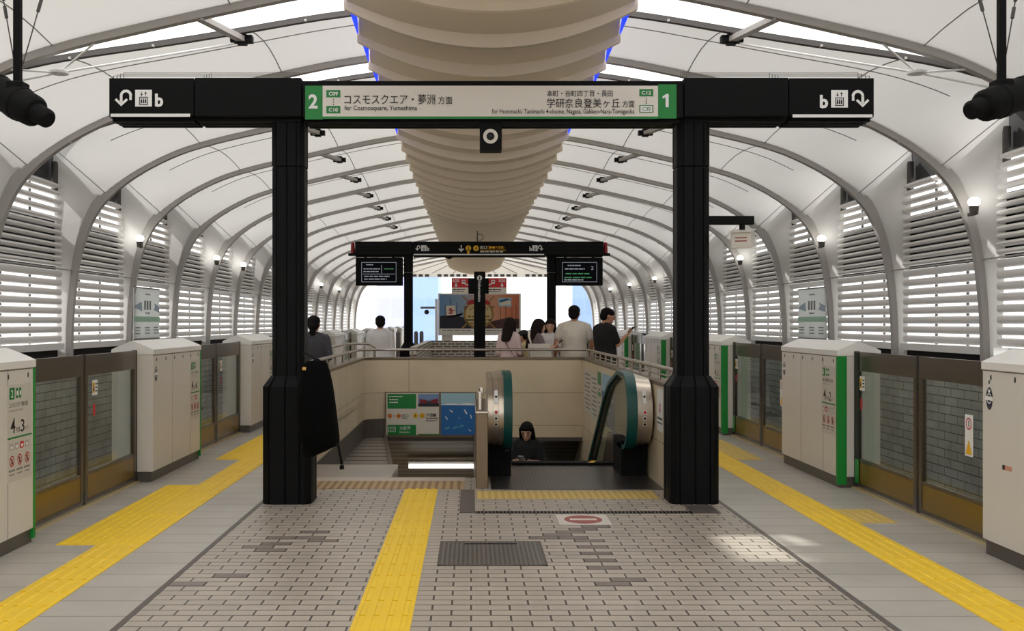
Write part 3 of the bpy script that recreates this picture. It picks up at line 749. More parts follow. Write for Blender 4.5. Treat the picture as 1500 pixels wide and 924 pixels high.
# ---- roof struts
for i, y in enumerate(YR[9:19]):
    for s, nm in ((-1, 'left'), (1, 'right')):
        e = thing('roof_strut', 'grey strut and dark bracket under the %s roof half, %s skylight from the camera' % (nm, ORD[i]), 'strut', (CX+s*2.8, y+.4, 4.6))
        yb_ = y+sky_w(2.8)
        p0 = Vector((CX+s*2.95, y, prof_z(2.95)+.03)); p1 = Vector((CX+s*2.72, yb_+.10, prof_z(2.72)+.01))
        d = (p1-p0).normalized(); u = d.cross(Z3).normalized()*.045; v = Z3*.03
        MB().loft([[p+u+v, p-u+v, p-u-v, p+u-v] for p in (p0, p1)]).build('strut', M_RIB, e)
        c = p1+Vector((0, .05, .0))
        br = MB().box(c.x-.12, c.x+.12, c.y-.05, c.y+.06, c.z-.03, c.z+.045); br.box(c.x-.05, c.x+.05, c.y-.06, c.y+.07, c.z-.05, c.z+.07)
        br.build('bracket', M_BLACK, e)
# ---- tie rods with discs beside the near gantry
for s, nm in ((-1, 'left'), (1, 'right')):
    c = Vector((CX+s*4.42, 11.25, 4.12))
    e = thing('tie_rod', 'thin white tie rods meeting at a round plate under the near %s skylight' % nm, 'tie rod', c)
    MB().cyl(c-Z3*.012, c+Z3*.012, .10, .10, 18).build('plate', M_WHITE, e)
    rd = MB().cyl(c, (CX+s*2.78, 12.0, prof_z(2.78)-.05), .011, n=6); rd.cyl(c, (CX+s*6.0, 10.1, 3.45), .011, n=6); rd.cyl(c, (CX+s*4.0, 11.1, prof_z(4.0)), .011, n=6); rd.cyl(c, (CX+s*4.85, 11.1, prof_z(4.85)), .011, n=6)
    rd.build('rod', M_WHITE, e)
# ---- hanging cylinders
HYC = 6.5
for s, nm, px in ((-1, 'left', 26), (1, 'right', 1467)):
    x = (px-VX)*HYC/F
    e = thing('cylinder_speaker', 'black cylindrical unit hanging on a pole at the top %s of the photo' % nm, 'hanging unit', (x, HYC, 2.8))
    cr = 150 if s < 0 else 147
    c = at(px, cr, HYC)
    tip = at(66 if s < 0 else 1427, 172 if s < 0 else 160, HYC-.12); d = (tip-c).normalized()
    pr = [(-.42, .075), (-.415, .085), (-.2, .088), (-.195, .094), (-.15, .094), (-.145, .088), (-.02, .088), (-.015, .094), (.03, .094), (.035, .088), (.12, .084), (.14, .07), (.145, .052), (.22, .05), (.235, .035)]
    a = d.orthogonal().normalized(); b_ = d.cross(a)
    body = MB().loft([[c+d*t+(a*math.cos(2*math.pi*k/20)+b_*math.sin(2*math.pi*k/20))*r for k in range(20)] for t, r in [(t*1.3, r*1.12) for t, r in pr]])
    body.build('cylinder_body', M_MATTE, e, smooth=True)
    top = prof_z(x-CX)
    MB().box(x-.02, x+.02, HYC-.02, HYC+.02, c.z+.06, top+.05).build('pole', M_MATTE, e)
    MB().bbox(x-.05, x+.05, HYC-.06, HYC+.06, c.z+.07, c.z+.12, .01).build('clamp', M_MATTE, e)
    for dx, dy in ((.38, .25), (-.35, .2)):
        q0 = Vector((x, HYC, c.z+.12)); q1 = Vector((x+dx, HYC+dy, prof_z(x+dx-CX)))
        wv = MB().cyl(q0, q1, .004, n=5)
        for t in (.25, .32, .42): wv.cyl(q0.lerp(q1, t), q0.lerp(q1, t+.045), .011, n=6)
        wv.build('guy_wire', M_DARKBAR, e)

# ---- flood lights on the window cheeks
n_l = {-1: 0, 1: 0}
for s, nm in ((-1, 'left'), (1, 'right')):
    ys = [14.1, 20.1, 26.1, 32.1, 38.1, 44.1, 50.1]
    if s < 0: ys = [20.1, 26.1, 29.1, 38.1, 44.1, 50.1]
    for j, y in enumerate(ys):
        c = Vector((CX+s*6.18, y-.30, 3.07))
        e = thing('flood_light', 'small round white flood light on the %s wall, %s from the camera' % (nm, ORD[j]), 'flood light', c, 'round flood lights')
        MB().ell(c, (.075, .075, .06), 14, 8).build('lamp_glass', M_LAMP, e, smooth=True)
        MB().cyl(c-Z3*.05, c-Z3*.16, .06, .05, 12).build('lamp_body', M_KICK, e)
        MB().box(c.x-.02, c.x+.02, c.y-.01, c.y+.14, c.z-.17, c.z-.13).build('bracket', M_KICK, e)

# ---- poster banners in front of the louvres
for s, nm, y0, x0p, x1p in ((-1, 'left', 20.5, 196, 233.5), (1, 'right', 21.4, 1169.5, 1210)):
    xw = CX+s*6.36
    ya, yb_ = sorted((xw*F/(x0p-VX), xw*F/(x1p-VX)))
    z0, z1 = 1.24, 2.2
    e = thing('station_map_banner', 'pale station map banner hanging on the %s louvres' % nm, 'banner', (xw, (ya+yb_)/2, z0))
    u = Y3*(1 if s < 0 else -1); o = Vector((xw-s*.006, ya if s < 0 else yb_, z0)); W_ = yb_-ya
    b = MB().box(*sorted((xw, xw+s*.012)), ya, yb_, z0, z1); b.build('sheet', membrane_mat('banner_'+nm, (250, 252, 252), .6), e)
    def bq(mb, a0, c0_, a1, c1_, m): mb.quad(o+u*a0*W_+Z3*c0_, o+u*a1*W_+Z3*c0_, o+u*a1*W_+Z3*c1_, o+u*a0*W_+Z3*c1_, m)
    p = MB(); bq(p, 0, .32, 1, .42, 0)
    p.poly([o+u*W_*a+Z3*c_ for a, c_ in ((.02, .58), (.3, .52), (.28, .7), (.22, .68), (.05, .63))], 1); p.poly([o+u*W_*a+Z3*c_ for a, c_ in ((.98, .5), (.75, .55), (.8, .62), (.78, .68), (.98, .62))], 1)
    for k in range(3): bq(p, .38+.1*k, .55, .44+.1*k, .72, 2)
    lines3(p, o+u*.42*W_+Z3*.83, u, .2*W_, .025, 2); lines3(p, o+u*.42*W_+Z3*.47, u, .18*W_, .03, 2)
    for a in (.05, .42, .75):
        for q_ in (.2, .15, .09): lines3(p, o+u*a*W_+Z3*q_, u, .18*W_, .022, 2)
    p.build('print', [mat('banner_green_'+nm, (160, 204, 176), .5), mat('banner_blue_'+nm, (150, 170, 190), .5), M_GREYTXT], e)
    MB().cyl((xw, ya, z1), (xw, yb_, z1), .012, n=6).build('rod', M_KICK, e)
    MB().cyl((xw, ya, z0), (xw, yb_, z0), .012, n=6).build('rod', M_KICK, e)
# ---- platform screen gates ------------------------------------------
GW = 3.262                                        # gate face distance from the platform centre
DPT = .40
def gate_cabinet(s, y0, ln, label, texts, first):
    xf = CX+s*GW
    def X(d): return xf+s*d                       # d: depth behind the face
    yg = y0+ln if s < 0 else y0                   # green corner end
    e = thing('platform_gate_cabinet', label, 'gate cabinet', (xf, y0, 0), 'cabinets of the platform gates')
    b = MB().bbox(*sorted((X(0), X(DPT))), y0, y0+ln, .10, 1.235, .006)
    for yj in ((y0+.70, y0+1.42) if s < 0 else (y0+ln-1.42, y0+ln-.70)):
        b.box(*sorted((X(-.0008), X(.01))), yj-.003, yj+.003, .10, 1.235, 1)
    b.box(*sorted((X(-.0008), X(.01))), y0+.004, y0+ln-.004, 1.225, 1.232, 1)
    b.build('body', [M_GATE, M_LINE], e)
    MB().box(*sorted((X(.02), X(DPT-.02))), y0+.01, y0+ln-.01, 0, .101).build('kick_base', M_KICK, e)
    lid = MB().prism([(0-.006, 1.236), (-.006, 1.285), (.05, 1.312), (.20, 1.372), (DPT-.05, 1.312), (DPT+.004, 1.285), (DPT+.004, 1.236)], lambda a, c, t: (X(a), t, c), y0-.006, y0+ln+.006)
    lid.build('lid', M_GATELID, e)
    g_ = MB()
    ya_, yb_ = (yg-.035, yg+.004) if s < 0 else (yg-.004, yg+.035)
    g_.box(*sorted((X(-.004), X(.085))), ya_, yb_, .03, 1.232)
    g_.build('green_corner', M_GREEN2, e)
    for k in range(6):
        MB().ell((X(-.001), y0+.12+k*(ln-.24)/5, 1.185), (.004, .010, .02), 8, 6).build('screw_cover', M_FRAMED, e)
    # emblem: dark oval with a pale waist band
    u = Y3*(-s); o = Vector((X(-.002), y0 if s < 0 else y0+ln, 0))
    m = MB(); c = o+u*.10+Z3*1.045
    m.disc(c, u, Z3, (.045, .075), 24, 0); m.ring(c-Vector((s*.001, 0, 0)), u, Z3, .028, .034, 20, 1); m.quad(*[c-Vector((s*.0015, 0, 0))+u*a+Z3*q for a, q in ((-.055, -.012), (.055, -.012), (.055, .014), (-.055, .014))], 1)
    m.disc(c+Z3*.05-Vector((s*.001, 0, 0)), u, Z3, (.016, .012), 10, 1)
    m.build('emblem', [mat('emblem_ink', (44, 46, 66), .5), M_TXTW], e)
    # door number panel at the end next to the green corner
    t = MB(); p0 = ln-.46
    def q(a0, z0, a1, z1, mi, lift=0): t.quad(*[o-Vector((s*lift, 0, 0))+u*a+Z3*z for a, z in ((p0+a0, z0), (p0+a1, z0), (p0+a1, z1), (p0+a0, z1))], mi)
    q(0, .475, .40, 1.13, 5, -.0008)
    num, dest, rom, car, door, hot = texts
    q(.03, 1.03, .11, 1.11, 1, .001); t.text(num, o+u*(p0+.05)+Z3*1.045-Vector((s*.002, 0, 0)), u, Z3, .016 if num == '1' else .035, .05, 2)
    for k in range(2): q(.135+.05*k, 1.035, .17+.05*k, 1.105, 1, .001); q(.142+.05*k, 1.055, .163+.05*k, 1.085, 2, .002)
    t.text(dest, o+u*(p0+.03)+Z3*.975, u, Z3, .30, .034, 0, .006); t.text(rom, o+u*(p0+.03)+Z3*.945, u, Z3, .22, .016, 3)
    t.text(car, o+u*(p0+.05)+Z3*.80, u, Z3, .075, .105, 0, .01); t.text('号車', o+u*(p0+.135)+Z3*.80, u, Z3, .07, .04, 0)
    t.text(door, o+u*(p0+.215)+Z3*.80, u, Z3, .03 if door == '1' else .06, .085, 0, .01); t.text('ドア', o+u*(p0+.285)+Z3*.80, u, Z3, .055, .032, 0)
    q(0, .765, .40, .777, 1, .001)
    for k in range(4): q(.03+.085*k, .69, .09+.085*k, .735, 4 if k == hot else 6, .001); q(.045+.085*k, .70, .075+.085*k, .718, 2, .002)
    for k in range(3):
        cc = o+u*(p0+.07+.125*k)+Z3*.615-Vector((s*.001, 0, 0)); t.ring(cc, u, Z3, .030, .038, 20, 4)
        t.quad(*[cc+u*a*.03+Z3*z*.03 for a, z in ((-.8, .6), (-.6, .8), (.8, -.6), (.6, -.8))], 4); t.disc(cc+Z3*.012, u, Z3, .008, 8, 0); t.quad(*[cc+u*a+Z3*z for a, z in ((-.008, -.022), (.008, -.022), (.008, .004), (-.008, .004))], 0)
        lines3(t, o+u*(p0+.02+.125*k)+Z3*.545, u, .10, .014, 3); lines3(t, o+u*(p0+.03+.125*k)+Z3*.52, u, .08, .009, 3)
    t.build('door_number_panel', [M_INK, M_GREEN, M_TXTW, M_GREYTXT, M_RED, mat('panel_white', (208, 203, 193), .4), mat('panel_grey', (186, 180, 172), .5)], e)
    if first:
        z_ = MB(); c = o+u*.10+Z3*1.155; z_.disc(c, u, Z3, .026, 18, 0); z_.disc(c-Vector((s*.001, 0, 0)), u, Z3, .016, 14, 1)
        z_.quad(*[o+u*(.28+a)+Z3*z for a, z in ((0, .60), (.12, .60), (.12, .63), (0, .63))], 2); z_.quad(*[o+u*(.28+a)+Z3*z-Vector((s*.001, 0, 0)) for a, z in ((0, .60), (.03, .60), (.03, .63), (0, .63))], 3)
        z_.build('sticker', [M_TXTW, M_LINE, mat('sticker_pink', (214, 150, 130), .5), M_INK], e)
    return e
def gate_leaf(s, y0, y1, label, green_at, stick):
    xf = CX+s*GW; dx = .155
    xa, xb = sorted((xf+s*dx, xf+s*(dx+.04)))
    e = thing('gate_door_leaf', label, 'gate door', (xf+s*dx, y0, 0), 'sliding glass door leaves of the platform gates')
    fr = MB()
    fr.box(xa, xb, y0, y1, 1.10, 1.275)                       # head
    fr.box(xa, xb, y0, y0+.07, .03, 1.10); fr.box(xa, xb, y1-.07, y1, .03, 1.10)
    fr.box(xa, xb, y0+.07, y1-.07, .03, .06); fr.box(xa+.004, xb-.004, y0+.07, y1-.07, .255, .285)
    fr.build('frame', M_FRAME, e)
    for yy in (y0+.002, y1-.002): MB().box(xa-.003, xb+.003, yy-.008, yy+.008, .02, 1.28).build('edge_seal', M_FRAMED, e)
    MB().box(xa+.006, xb-.006, y0+.07, y1-.07, .06, .255).build('kick_panel', M_OCHREP, e)
    MB().box(xa+.015, xb-.015, y0+.07, y1-.07, .285, 1.10).build('glass', M_GLASS, e)
    u = Y3*(-s); xs = (xa if s > 0 else xb)-s*.003
    if green_at is not None:
        w_ = .10; ya_ = y0+.02 if green_at == 0 else y1-.02-w_
        MB().box(*sorted((xs, xs-s*.002)), ya_, ya_+w_, .285, 1.27).build('green_film', M_GLASSG, e)
        MB().box(*sorted((xs, xs-s*.002)), ya_, ya_+w_, .06, .28).build('green_foot', M_GREEN2, e)
    st = MB()
    def q(yc, zc, w_, h_, m, l=0): st.quad(*[Vector((xs-s*(.004+l), yc, zc))+u*a*w_/2+Z3*z*h_/2 for a, z in ((-1, -1), (1, -1), (1, 1), (-1, 1))], m)
    if stick == 1:
        yc = y1-.22 if green_at == 1 else y0+.22
        q(yc, .99, .13, .13, 0); q(yc+u.y*-.035, .99, .05, .09, 1, .001); st.poly([Vector((xs-s*.0065, yc-u.y*.035, .99))+u*a+Z3*z for a, z in ((-.018, -.03), (.018, -.03), (0, .035))], 2)
        for k in range(3): q(yc+u.y*.03, 1.02-.03*k, .045, .012, 2, .001)
        q(yc-u.y*.02, .80, .05, .10, 3); q(yc-u.y*.02, .90, .03, .02, 2)
    else:
        yc = y0+(y1-y0)*.36 if s > 0 else y0+(y1-y0)*.68
        q(yc, .80, .13, .17, 0); st.ring(Vector((xs-s*.006, yc, .82)), u, Z3, .034, .044, 20, 3); q(yc, .82, .012, .05, 2, .001)
        q(yc, .65, .13, .13, 0); st.poly([Vector((xs-s*.006, yc, .65))+u*a+Z3*z for a, z in ((-.05, -.05), (.05, -.05), (0, .055))], 1)
    if stick == 3: pass
    st.build('warning_stickers', [M_TXTW, M_GOLD, M_INK, M_RED], e)
    return e
TXL = ('2', 'コスモスクエア・夢洲 方面', 'for Cosmosquare, Yumeshima'); TXR = ('1', '本町・谷町四丁目・長田', 'for Hommachi, Gakken-Nara-Tomigaoka')
PER = 4.74
NG = 11
boxes = {-1: [], 1: []}
for s, nm in ((-1, 'left'), (1, 'right')):
    base = 5.86 if s < 0 else 5.50
    ln = 1.87 if s < 0 else 1.84
    proto = None
    for k in range(NG):
        y0 = base+k*PER
        lab = 'grey platform gate cabinet with green corner on the %s track edge, %s from the camera' % (nm, ORD[k])
        if k <= 1:
            tx = {(-1, 0): TXL+('4', '3', 2), (-1, 1): TXL+('4', '4', 2), (1, 0): TXR+('4', '1', 0), (1, 1): TXR+('4', '2', 1)}[(s, k)]
            if k == 0: lab = 'grey platform gate cabinet cut by the %s photo edge' % nm + (', numbered 4 and 3' if s < 0 else ', nearest on that side')
            else: lab = 'grey platform gate cabinet numbered 4 and %s, second along the %s track edge' % ('4' if s < 0 else '2', nm)
            proto = gate_cabinet(s, y0, ln, lab, tx, s > 0 and k == 0); yp = y0
        else: dup(proto, (0, y0-yp, 0), lab)
        boxes[s].append((y0, y0+ln))
    pr = {}
    for k in range(NG-1):
        a, b_ = boxes[s][k][1], boxes[s][k+1][0]; mid = (a+b_)/2
        for j, (ya_, yb_) in enumerate(((a+.01, mid-.01), (mid+.01, b_-.01))):
            grn = (0 if j == 0 else None) if s < 0 else (1 if j == 1 else None)
            which = 'nearer' if j == 0 else 'farther'
            lab = '%s glass door leaf between the %s and %s gate cabinets on the %s side' % (which, ORD[k], ORD[k+1], nm)
            if k <= 1 or j not in pr:
                stick = (1 if (j == 0) == (s < 0) else (2 if s > 0 else 1))
                pr[j] = gate_leaf(s, ya_, yb_, lab, grn, stick); pr[(j, 'y')] = ya_
                if s < 0 and k == 0 and j == 0:
                    xm = MB().text('X', Vector((CX+s*(GW+.149), ya_+.02+.12, .37)), Y3, Z3, .09, .13); xm.build('lettering', M_GREYTXT, pr[j])
            else: dup(pr[j], (0, ya_-pr[(j, 'y')], 0), lab)
    th = MB()
    for k in range(NG-1):
        th.box(*sorted((CX+s*(GW+.13), CX+s*(GW+.30))), boxes[s][k][1], boxes[s][k+1][0], -.01, .012)
    struct(th.build('trim_%d' % (95+s), mat('threshold_%s' % nm, (196, 178, 132), .45)))

# ---- tactile paving -------------------------------------------------
def bars(b, x0, x1, y0, y1, along='y', tile=.30, z=.004):
    b.box(x0, x1, y0, y1, -.01, z)
    y = y0+.01; w_ = (x1-x0)/4
    while y < y1-.1:
        for k in range(4):
            xa = x0+w_*(k+.5)
            b.prism([(xa-.019, z), (xa-.010, z+.005), (xa+.010, z+.005), (xa+.019, z)], lambda a, c, t: (a, t, c), y, min(y+.285, y1))
        y += .305
def dots(b, x0, x1, y0, y1, z=.004, p=.062, m=0):
    b.box(x0, x1, y0, y1, -.01, z, m); nx = max(1, int((x1-x0)/p)); ny = int((y1-y0)/p)
    for i in range(nx):
        for j in range(ny):
            c = Vector((x0+(i+.5)*(x1-x0)/nx, y0+(j+.5)*(y1-y0)/ny, z))
            rg = [[c+Vector((math.cos(a)*r, math.sin(a)*r, h)) for a in [k*math.pi/3 for k in range(6)]] for r, h in ((.014, 0), (.008, .005))]
            b.loft(rg, m, cap=False); b.poly(rg[1], m)
tb = MB(); bars(tb, -2.60, -2.285, 3.5, 7.60); dots(tb, -2.60, -2.285, 7.60, 8.8); bars(tb, -2.60, -2.285, 8.8, 56)
tag(tb.build('tactile_strip', M_YELLOW, base=(-2.44, 3.5, 0)), 'yellow ribbed tactile strip running along the left platform edge', 'tactile paving')
for k, (ya, yb_) in enumerate(((7.60, 10.40), (12.33, 15.1))):
    tb = MB(); dots(tb, -2.89, -2.603, ya, yb_)
    tag(tb.build('tactile_pad', M_YELLOW, base=(-2.75, ya, 0)), 'yellow dotted tactile pad before the %s left gate door' % ORD[k], 'tactile paving')
tb = MB(); bars(tb, 2.678, 2.99, 3.5, 56)
st_ = MB()
tag(tb.build('tactile_strip', M_YELLOW, base=(2.83, 3.5, 0)), 'yellow ribbed tactile strip running along the right platform edge', 'tactile paving')
for k, (ya, yb_) in enumerate(((8.43, 9.05), (12.3, 14.4))):
    tb = MB(); dots(tb, 2.993, 3.30, ya, yb_)
    tag(tb.build('tactile_pad', M_YELLOWF, base=(3.15, ya, 0)), 'worn pale yellow tactile pad before the %s right gate door' % ORD[k], 'tactile paving')
tb = MB(); bars(tb, -.612, -.308, 3.0, 10.14)
tag(tb.build('tactile_strip', M_YELLOW, base=(-.46, 3, 0)), 'yellow ribbed tactile strip leading up the middle to the stairs', 'tactile paving')
tb = MB().box(-1.62, -.06, 10.16, 10.66, -.01, .003); tb.box(-1.62, -.06, 10.66, 10.9, -.01, .004, 1)
tag(tb.build('tactile_strip', [M_BROWN, mat('stair_nosing', (196, 184, 168), .5, noise=.05)], base=(-.8, 10.2, 0)), 'worn brown tactile strip across the head of the stairs', 'tactile paving')
tb = MB().box(.05, 1.66, 9.58, 10.02, -.01, .003)
tag(tb.build('tactile_strip', M_OCHRE, base=(.9, 9.6, 0)), 'worn yellow tactile strip in front of the escalator', 'tactile paving')
# floor fittings
tag(MB().box(-.095, .033, 8.88, 10.12, -.01, .003).build('floor_plate', M_DARKST, base=(-.03, 9, 0)), 'dark metal floor plate left of the escalator approach', 'floor plate')
tag(MB().box(1.80, 2.03, 8.86, 9.25, -.01, .003).build('floor_plate', M_DARKST, base=(1.9, 9, 0)), 'dark metal floor plate at the foot of the right near column', 'floor plate')
gt = MB().box(.035, 1.80, 8.86, 8.96, -.01, .0025, 0)
for k in range(58): gt.box(.04+k*.0302, .054+k*.0302, 8.865, 8.955, .0025, .006, 1)
tag(gt.build('drain_grating', [M_MATTE, M_KICK], base=(.9, 8.9, 0)), 'narrow drain grating across the escalator approach', 'grating')
hp = [at(640, 829, F*H/(829-VY)), at(803, 829, F*H/(829-VY)), at(800, 793, F*H/(793-VY)), at(643.5, 793, F*H/(793-VY))]
hx0, hx1, hy0, hy1 = hp[0].x, hp[1].x, hp[0].y, hp[2].y
e = thing('floor_hatch', 'grey ribbed metal hatch let into the brick floor', 'floor hatch', ((hx0+hx1)/2, (hy0+hy1)/2, 0))
MB().box(hx0+.02, hx1-.02, hy0+.02, hy1-.02, -.01, .006).build('plate', M_HATCH, e)
fm = MB(); fm.box(hx0, hx1, hy0, hy0+.02, -.01, .004); fm.box(hx0, hx1, hy1-.02, hy1, -.01, .004); fm.box(hx0, hx0+.02, hy0, hy1, -.01, .004); fm.box(hx1-.02, hx1, hy0, hy1, -.01, .004)
fm.build('frame', M_KICK, e)
hd = MB()
for xx in (hx0+.27, hx1-.27): hd.box(xx-.10, xx+.10, hy1-.12, hy1-.09, .005, .0075)
hd.build('lifting_slot', M_GROOVE, e)
sx0, sx1 = (820-VX)*F*H/(768.5-VY)/F, (897-VX)*F*H/(768.5-VY)/F
sy0, sy1 = F*H/(769-VY), F*H/(753.8-VY)
e = thing('no_entry_marking', 'white floor sign with a faded red no entry mark before the escalator', 'floor sign', ((sx0+sx1)/2, sy0, 0))
MB().box(sx0, sx1, sy0, sy1, -.01, .0025).build('plate', mat('floor_sign_white', (214, 206, 196), .5), e)
nm_ = MB(); cc = Vector(((sx0+sx1)/2, (sy0+sy1)/2, .0032)); nm_.disc(cc, X3, Y3, ((sx1-sx0)*.37, (sy1-sy0)*.40), 32, 0)
nm_.box(cc.x-(sx1-sx0)*.26, cc.x+(sx1-sx0)*.26, cc.y-.035, cc.y+.035, .003, .0042, 1)
nm_.build('no_entry_mark', [mat('faded_red', (158, 84, 76), .5), mat('floor_sign_bar', (222, 206, 196), .5)], e)

# ---- rails around the stair well -------------------------------------
RZ = 1.107
e = thing('guard_rail', 'stainless guard rail running around the top of the stair well wall', 'railing', (0, WY1, WT))
arc = [(WX0-.08+R+.08-(R+.08)*math.cos(a), WY1-R+(R+.08)*math.sin(a)) for a in [math.pi/2*k/6 for k in range(0, 7)]]
path = [(WX0-.08, 10.1, RZ)]+[(x, y, RZ) for x, y in arc]+[(WX1+.0, WY1+.08, RZ), (WX1+.06, WY1+.06, RZ), (WX1+.08, WY1, RZ), (WX1+.08, 9.9, RZ)]
MB().tube(path, .021, 10).build('top_rail', M_CHROME, e, smooth=True)
for z in (.055,):
    MB().tube([(p[0], p[1], WT+.03+z) for p in path[-2:]], .009, 8).build('lower_rail', M_CHROME, e, smooth=True)
ps = []
for y in [10.3+.82*k for k in range(9)]: ps += [(WX0-.08, y)]
for y in [10.2+.62*k for k in range(12)]: ps += [(WX1+.08, y)]
for x in (-.95, .0, .94): ps.append((x, WY1+.08))
for x, y in ps: MB().cyl((x, y, WT+.02), (x, y, RZ), .013, n=8).build('post', M_CHROME, e)
e = thing('handrail', 'low stainless handrail bending down beside the left stair well wall', 'railing', (-2.05, 16.8, 0))
hp_ = [(-2.15, 15.9, 1.10), (-2.12, 16.5, 1.17), (-2.02, 17.2, 1.20), (-1.90, 17.9, 1.20), (-1.72, 18.3, 1.19), (-1.62, 18.35, 1.13), (-1.62, 18.35, .95)]
MB().tube(hp_, .02, 8).build('rail', M_CHROME, e, smooth=True)
for p in (hp_[0], hp_[3]): MB().cyl((p[0], p[1], 0), (p[0], p[1], p[2]), .016, n=8).build('post', M_CHROME, e)
MB().cyl((hp_[-1][0], hp_[-1][1], 0), (hp_[-1][0], hp_[-1][1], .97), .016, n=8).build('post', M_CHROME, e)

# ---- stair handrail on the left wall
e = thing('stair_handrail', 'grey stair handrail fixed along the left stair well wall', 'railing', (WX0+.06, 11, .5))
MB().tube([(WX0+.07, 10.35, .62), (WX0+.07, 11.6, .60), (WX0+.07, 12.6, .40), (WX0+.07, 14.2, .34), (WX0+.07, 16.8, .34)], .019, 8).build('rail', M_CHROME, e, smooth=True)
for y, z in ((10.6, .62), (12.6, .40), (14.2, .34), (16.0, .34)): MB().cyl((WX0-.01, y, z-.05), (WX0+.07, y, z), .009, n=6).build('bracket', M_CHROME, e)

# ---- wall sign and posters in the well
YW = WY1-.02
wx = lambda px: (px-VX)*YW/F
e = thing('wayfinding_sign', 'long lit wayfinding sign with green panels, exit numbers and a blue fish picture', 'wall sign', (-.7, WY1, .1))
MB().box(wx(564), wx(697), YW-.03, WY1-.002, -.30, H+(VY-575)*YW/F+.012).build('case', M_STEEL, e)
yy = YW-.033; b = MB()
rectpx(b, 566, 575.5, 643, 637, yy, 0); y2 = yy-.002
rectpx(b, 567.5, 577, 609.5, 598.5, y2, 1); rectpx(b, 567.5, 622, 609.5, 637, y2, 1); rectpx(b, 612, 635.5, 643, 637, y2, 1)
rectpx(b, 612.5, 577, 643, 595.5, y2, 3)
bp = MB()
rectpx(b, 646, 575.5, 696, 591, y2, 4); rectpx(b, 646, 591, 696, 637, y2, 5)
y3 = y2-.002
for px in (571, 584): b.disc(at(px, 609, y3), X3, Z3, 3.4*YW/F, 18, 6)
for px in (608.5, 618.5): b.disc(at(px, 608.5, y3), X3, Z3, 3.7*YW/F, 18, 7)
textpx(b, '2', 570, 607, 572, 611, y3-.001, 2); textpx(b, '4', 583, 607, 585, 611, y3-.001, 2); rectpx(b, 576, 608.7, 579, 609.3, y3, 2)
textpx(b, '出口', 589, 606, 598, 611, y3, 2); linespx(b, 589, 612, 596, 613, y3, 2)
textpx(b, '1', 608.0, 606.5, 609.0, 610.5, y3-.001, 2); textpx(b, '2', 617.4, 606.5, 619.6, 610.5, y3-.001, 2)
textpx(b, '海遊館', 624, 605, 639, 610.5, y3, 2, .012); linespx(b, 624, 611.7, 643, 612.9, y3, 2); textpx(b, 'Kaiyukan', 624, 614.5, 640.5, 617.5, y3, 2, .012)
linespx(b, 569.5, 580.2, 590, 581.2, y3, 8); linespx(b, 570, 584.5, 583, 586, y3, 8); linespx(b, 570.5, 588.5, 583, 590, y3, 8)
textpx(b, '大阪港', 585, 624.5, 601.5, 629.5, y3, 8, .01); textpx(b, 'Osakako', 585, 631, 600, 634, y3, 8)
b.ring(at(573.5, 628.5, y3), X3, Z3, .0, .001, 8, 8); rectpx(b, 569, 625, 579.5, 632.5, y3, 8); rectpx(b, 569.8, 625.8, 578.7, 631.7, y3-.001, 1); textpx(b, 'C11', 571.5, 627, 577, 630.5, y3-.002, 8)
# picture of a building with two dark red halls under a blue sky
rectpx(b, 612.5, 591.5, 643, 595.5, y3, 9)
b.poly([at(614.5, 584, y3), at(625, 585.5, y3), at(626, 590.5, y3), at(614.5, 591.5, y3)], 10); b.poly([at(642, 583.5, y3), at(631.5, 585.5, y3), at(630.5, 590.5, y3), at(642, 591.5, y3)], 10)
rectpx(b, 614, 590.5, 642.5, 593, y3-.001, 9); rectpx(b, 625.5, 586.5, 631, 591, y3-.001, 11)
# fish in the sea picture
for (px, r, L, an) in ((661, 602, 7, 35), (682, 603, 9, 60), (654, 612, 7, 55), (690, 610, 7, 75), (688, 630, 6, 40), (673, 612.5, 3, 80)):
    c = at(px, r, y3); a = math.radians(an); d = Vector((math.cos(a), 0, -math.sin(a))); nn = Vector((-d.z, 0, d.x)); k = YW/F*L/2
    b.poly([c+d*k, c+d*k*.4+nn*k*.28, c-d*k*.5+nn*k*.12, c-d*k*.9+nn*k*.35, c-d*k*.75, c-d*k*.9-nn*k*.35, c-d*k*.5-nn*k*.12, c+d*k*.4-nn*k*.28], 8)
for px, r in ((655, 627), (667, 626), (676, 624)): b.disc(at(px, r, y3), Vector((.94, 0, .3)), Vector((-.3, 0, .94)), (.05, .02), 10, 12)
b.poly([at(646, 592, y3), at(660, 590.5, y3), at(672, 591.5, y3), at(684, 590, y3), at(696, 591.5, y3), at(696, 593.5, y3), at(646, 593, y3)], 8)
b.build('sign_face', [mat('sign_cream', (224, 216, 200), .4), M_GREEN, M_INK, mat('photo_sky', (120, 150, 190), .5), mat('poster_pale_blue', (166, 202, 214), .5), mat('poster_sea', (28, 104, 172), .5), mat('number_orange', (226, 132, 50), .5), M_GOLD, M_TXTW, mat('photo_dark', (34, 34, 44), .5), mat('photo_red', (132, 36, 50), .5), mat('photo_mid', (70, 60, 72), .5), mat('sea_shape', (70, 150, 176), .5)], e)
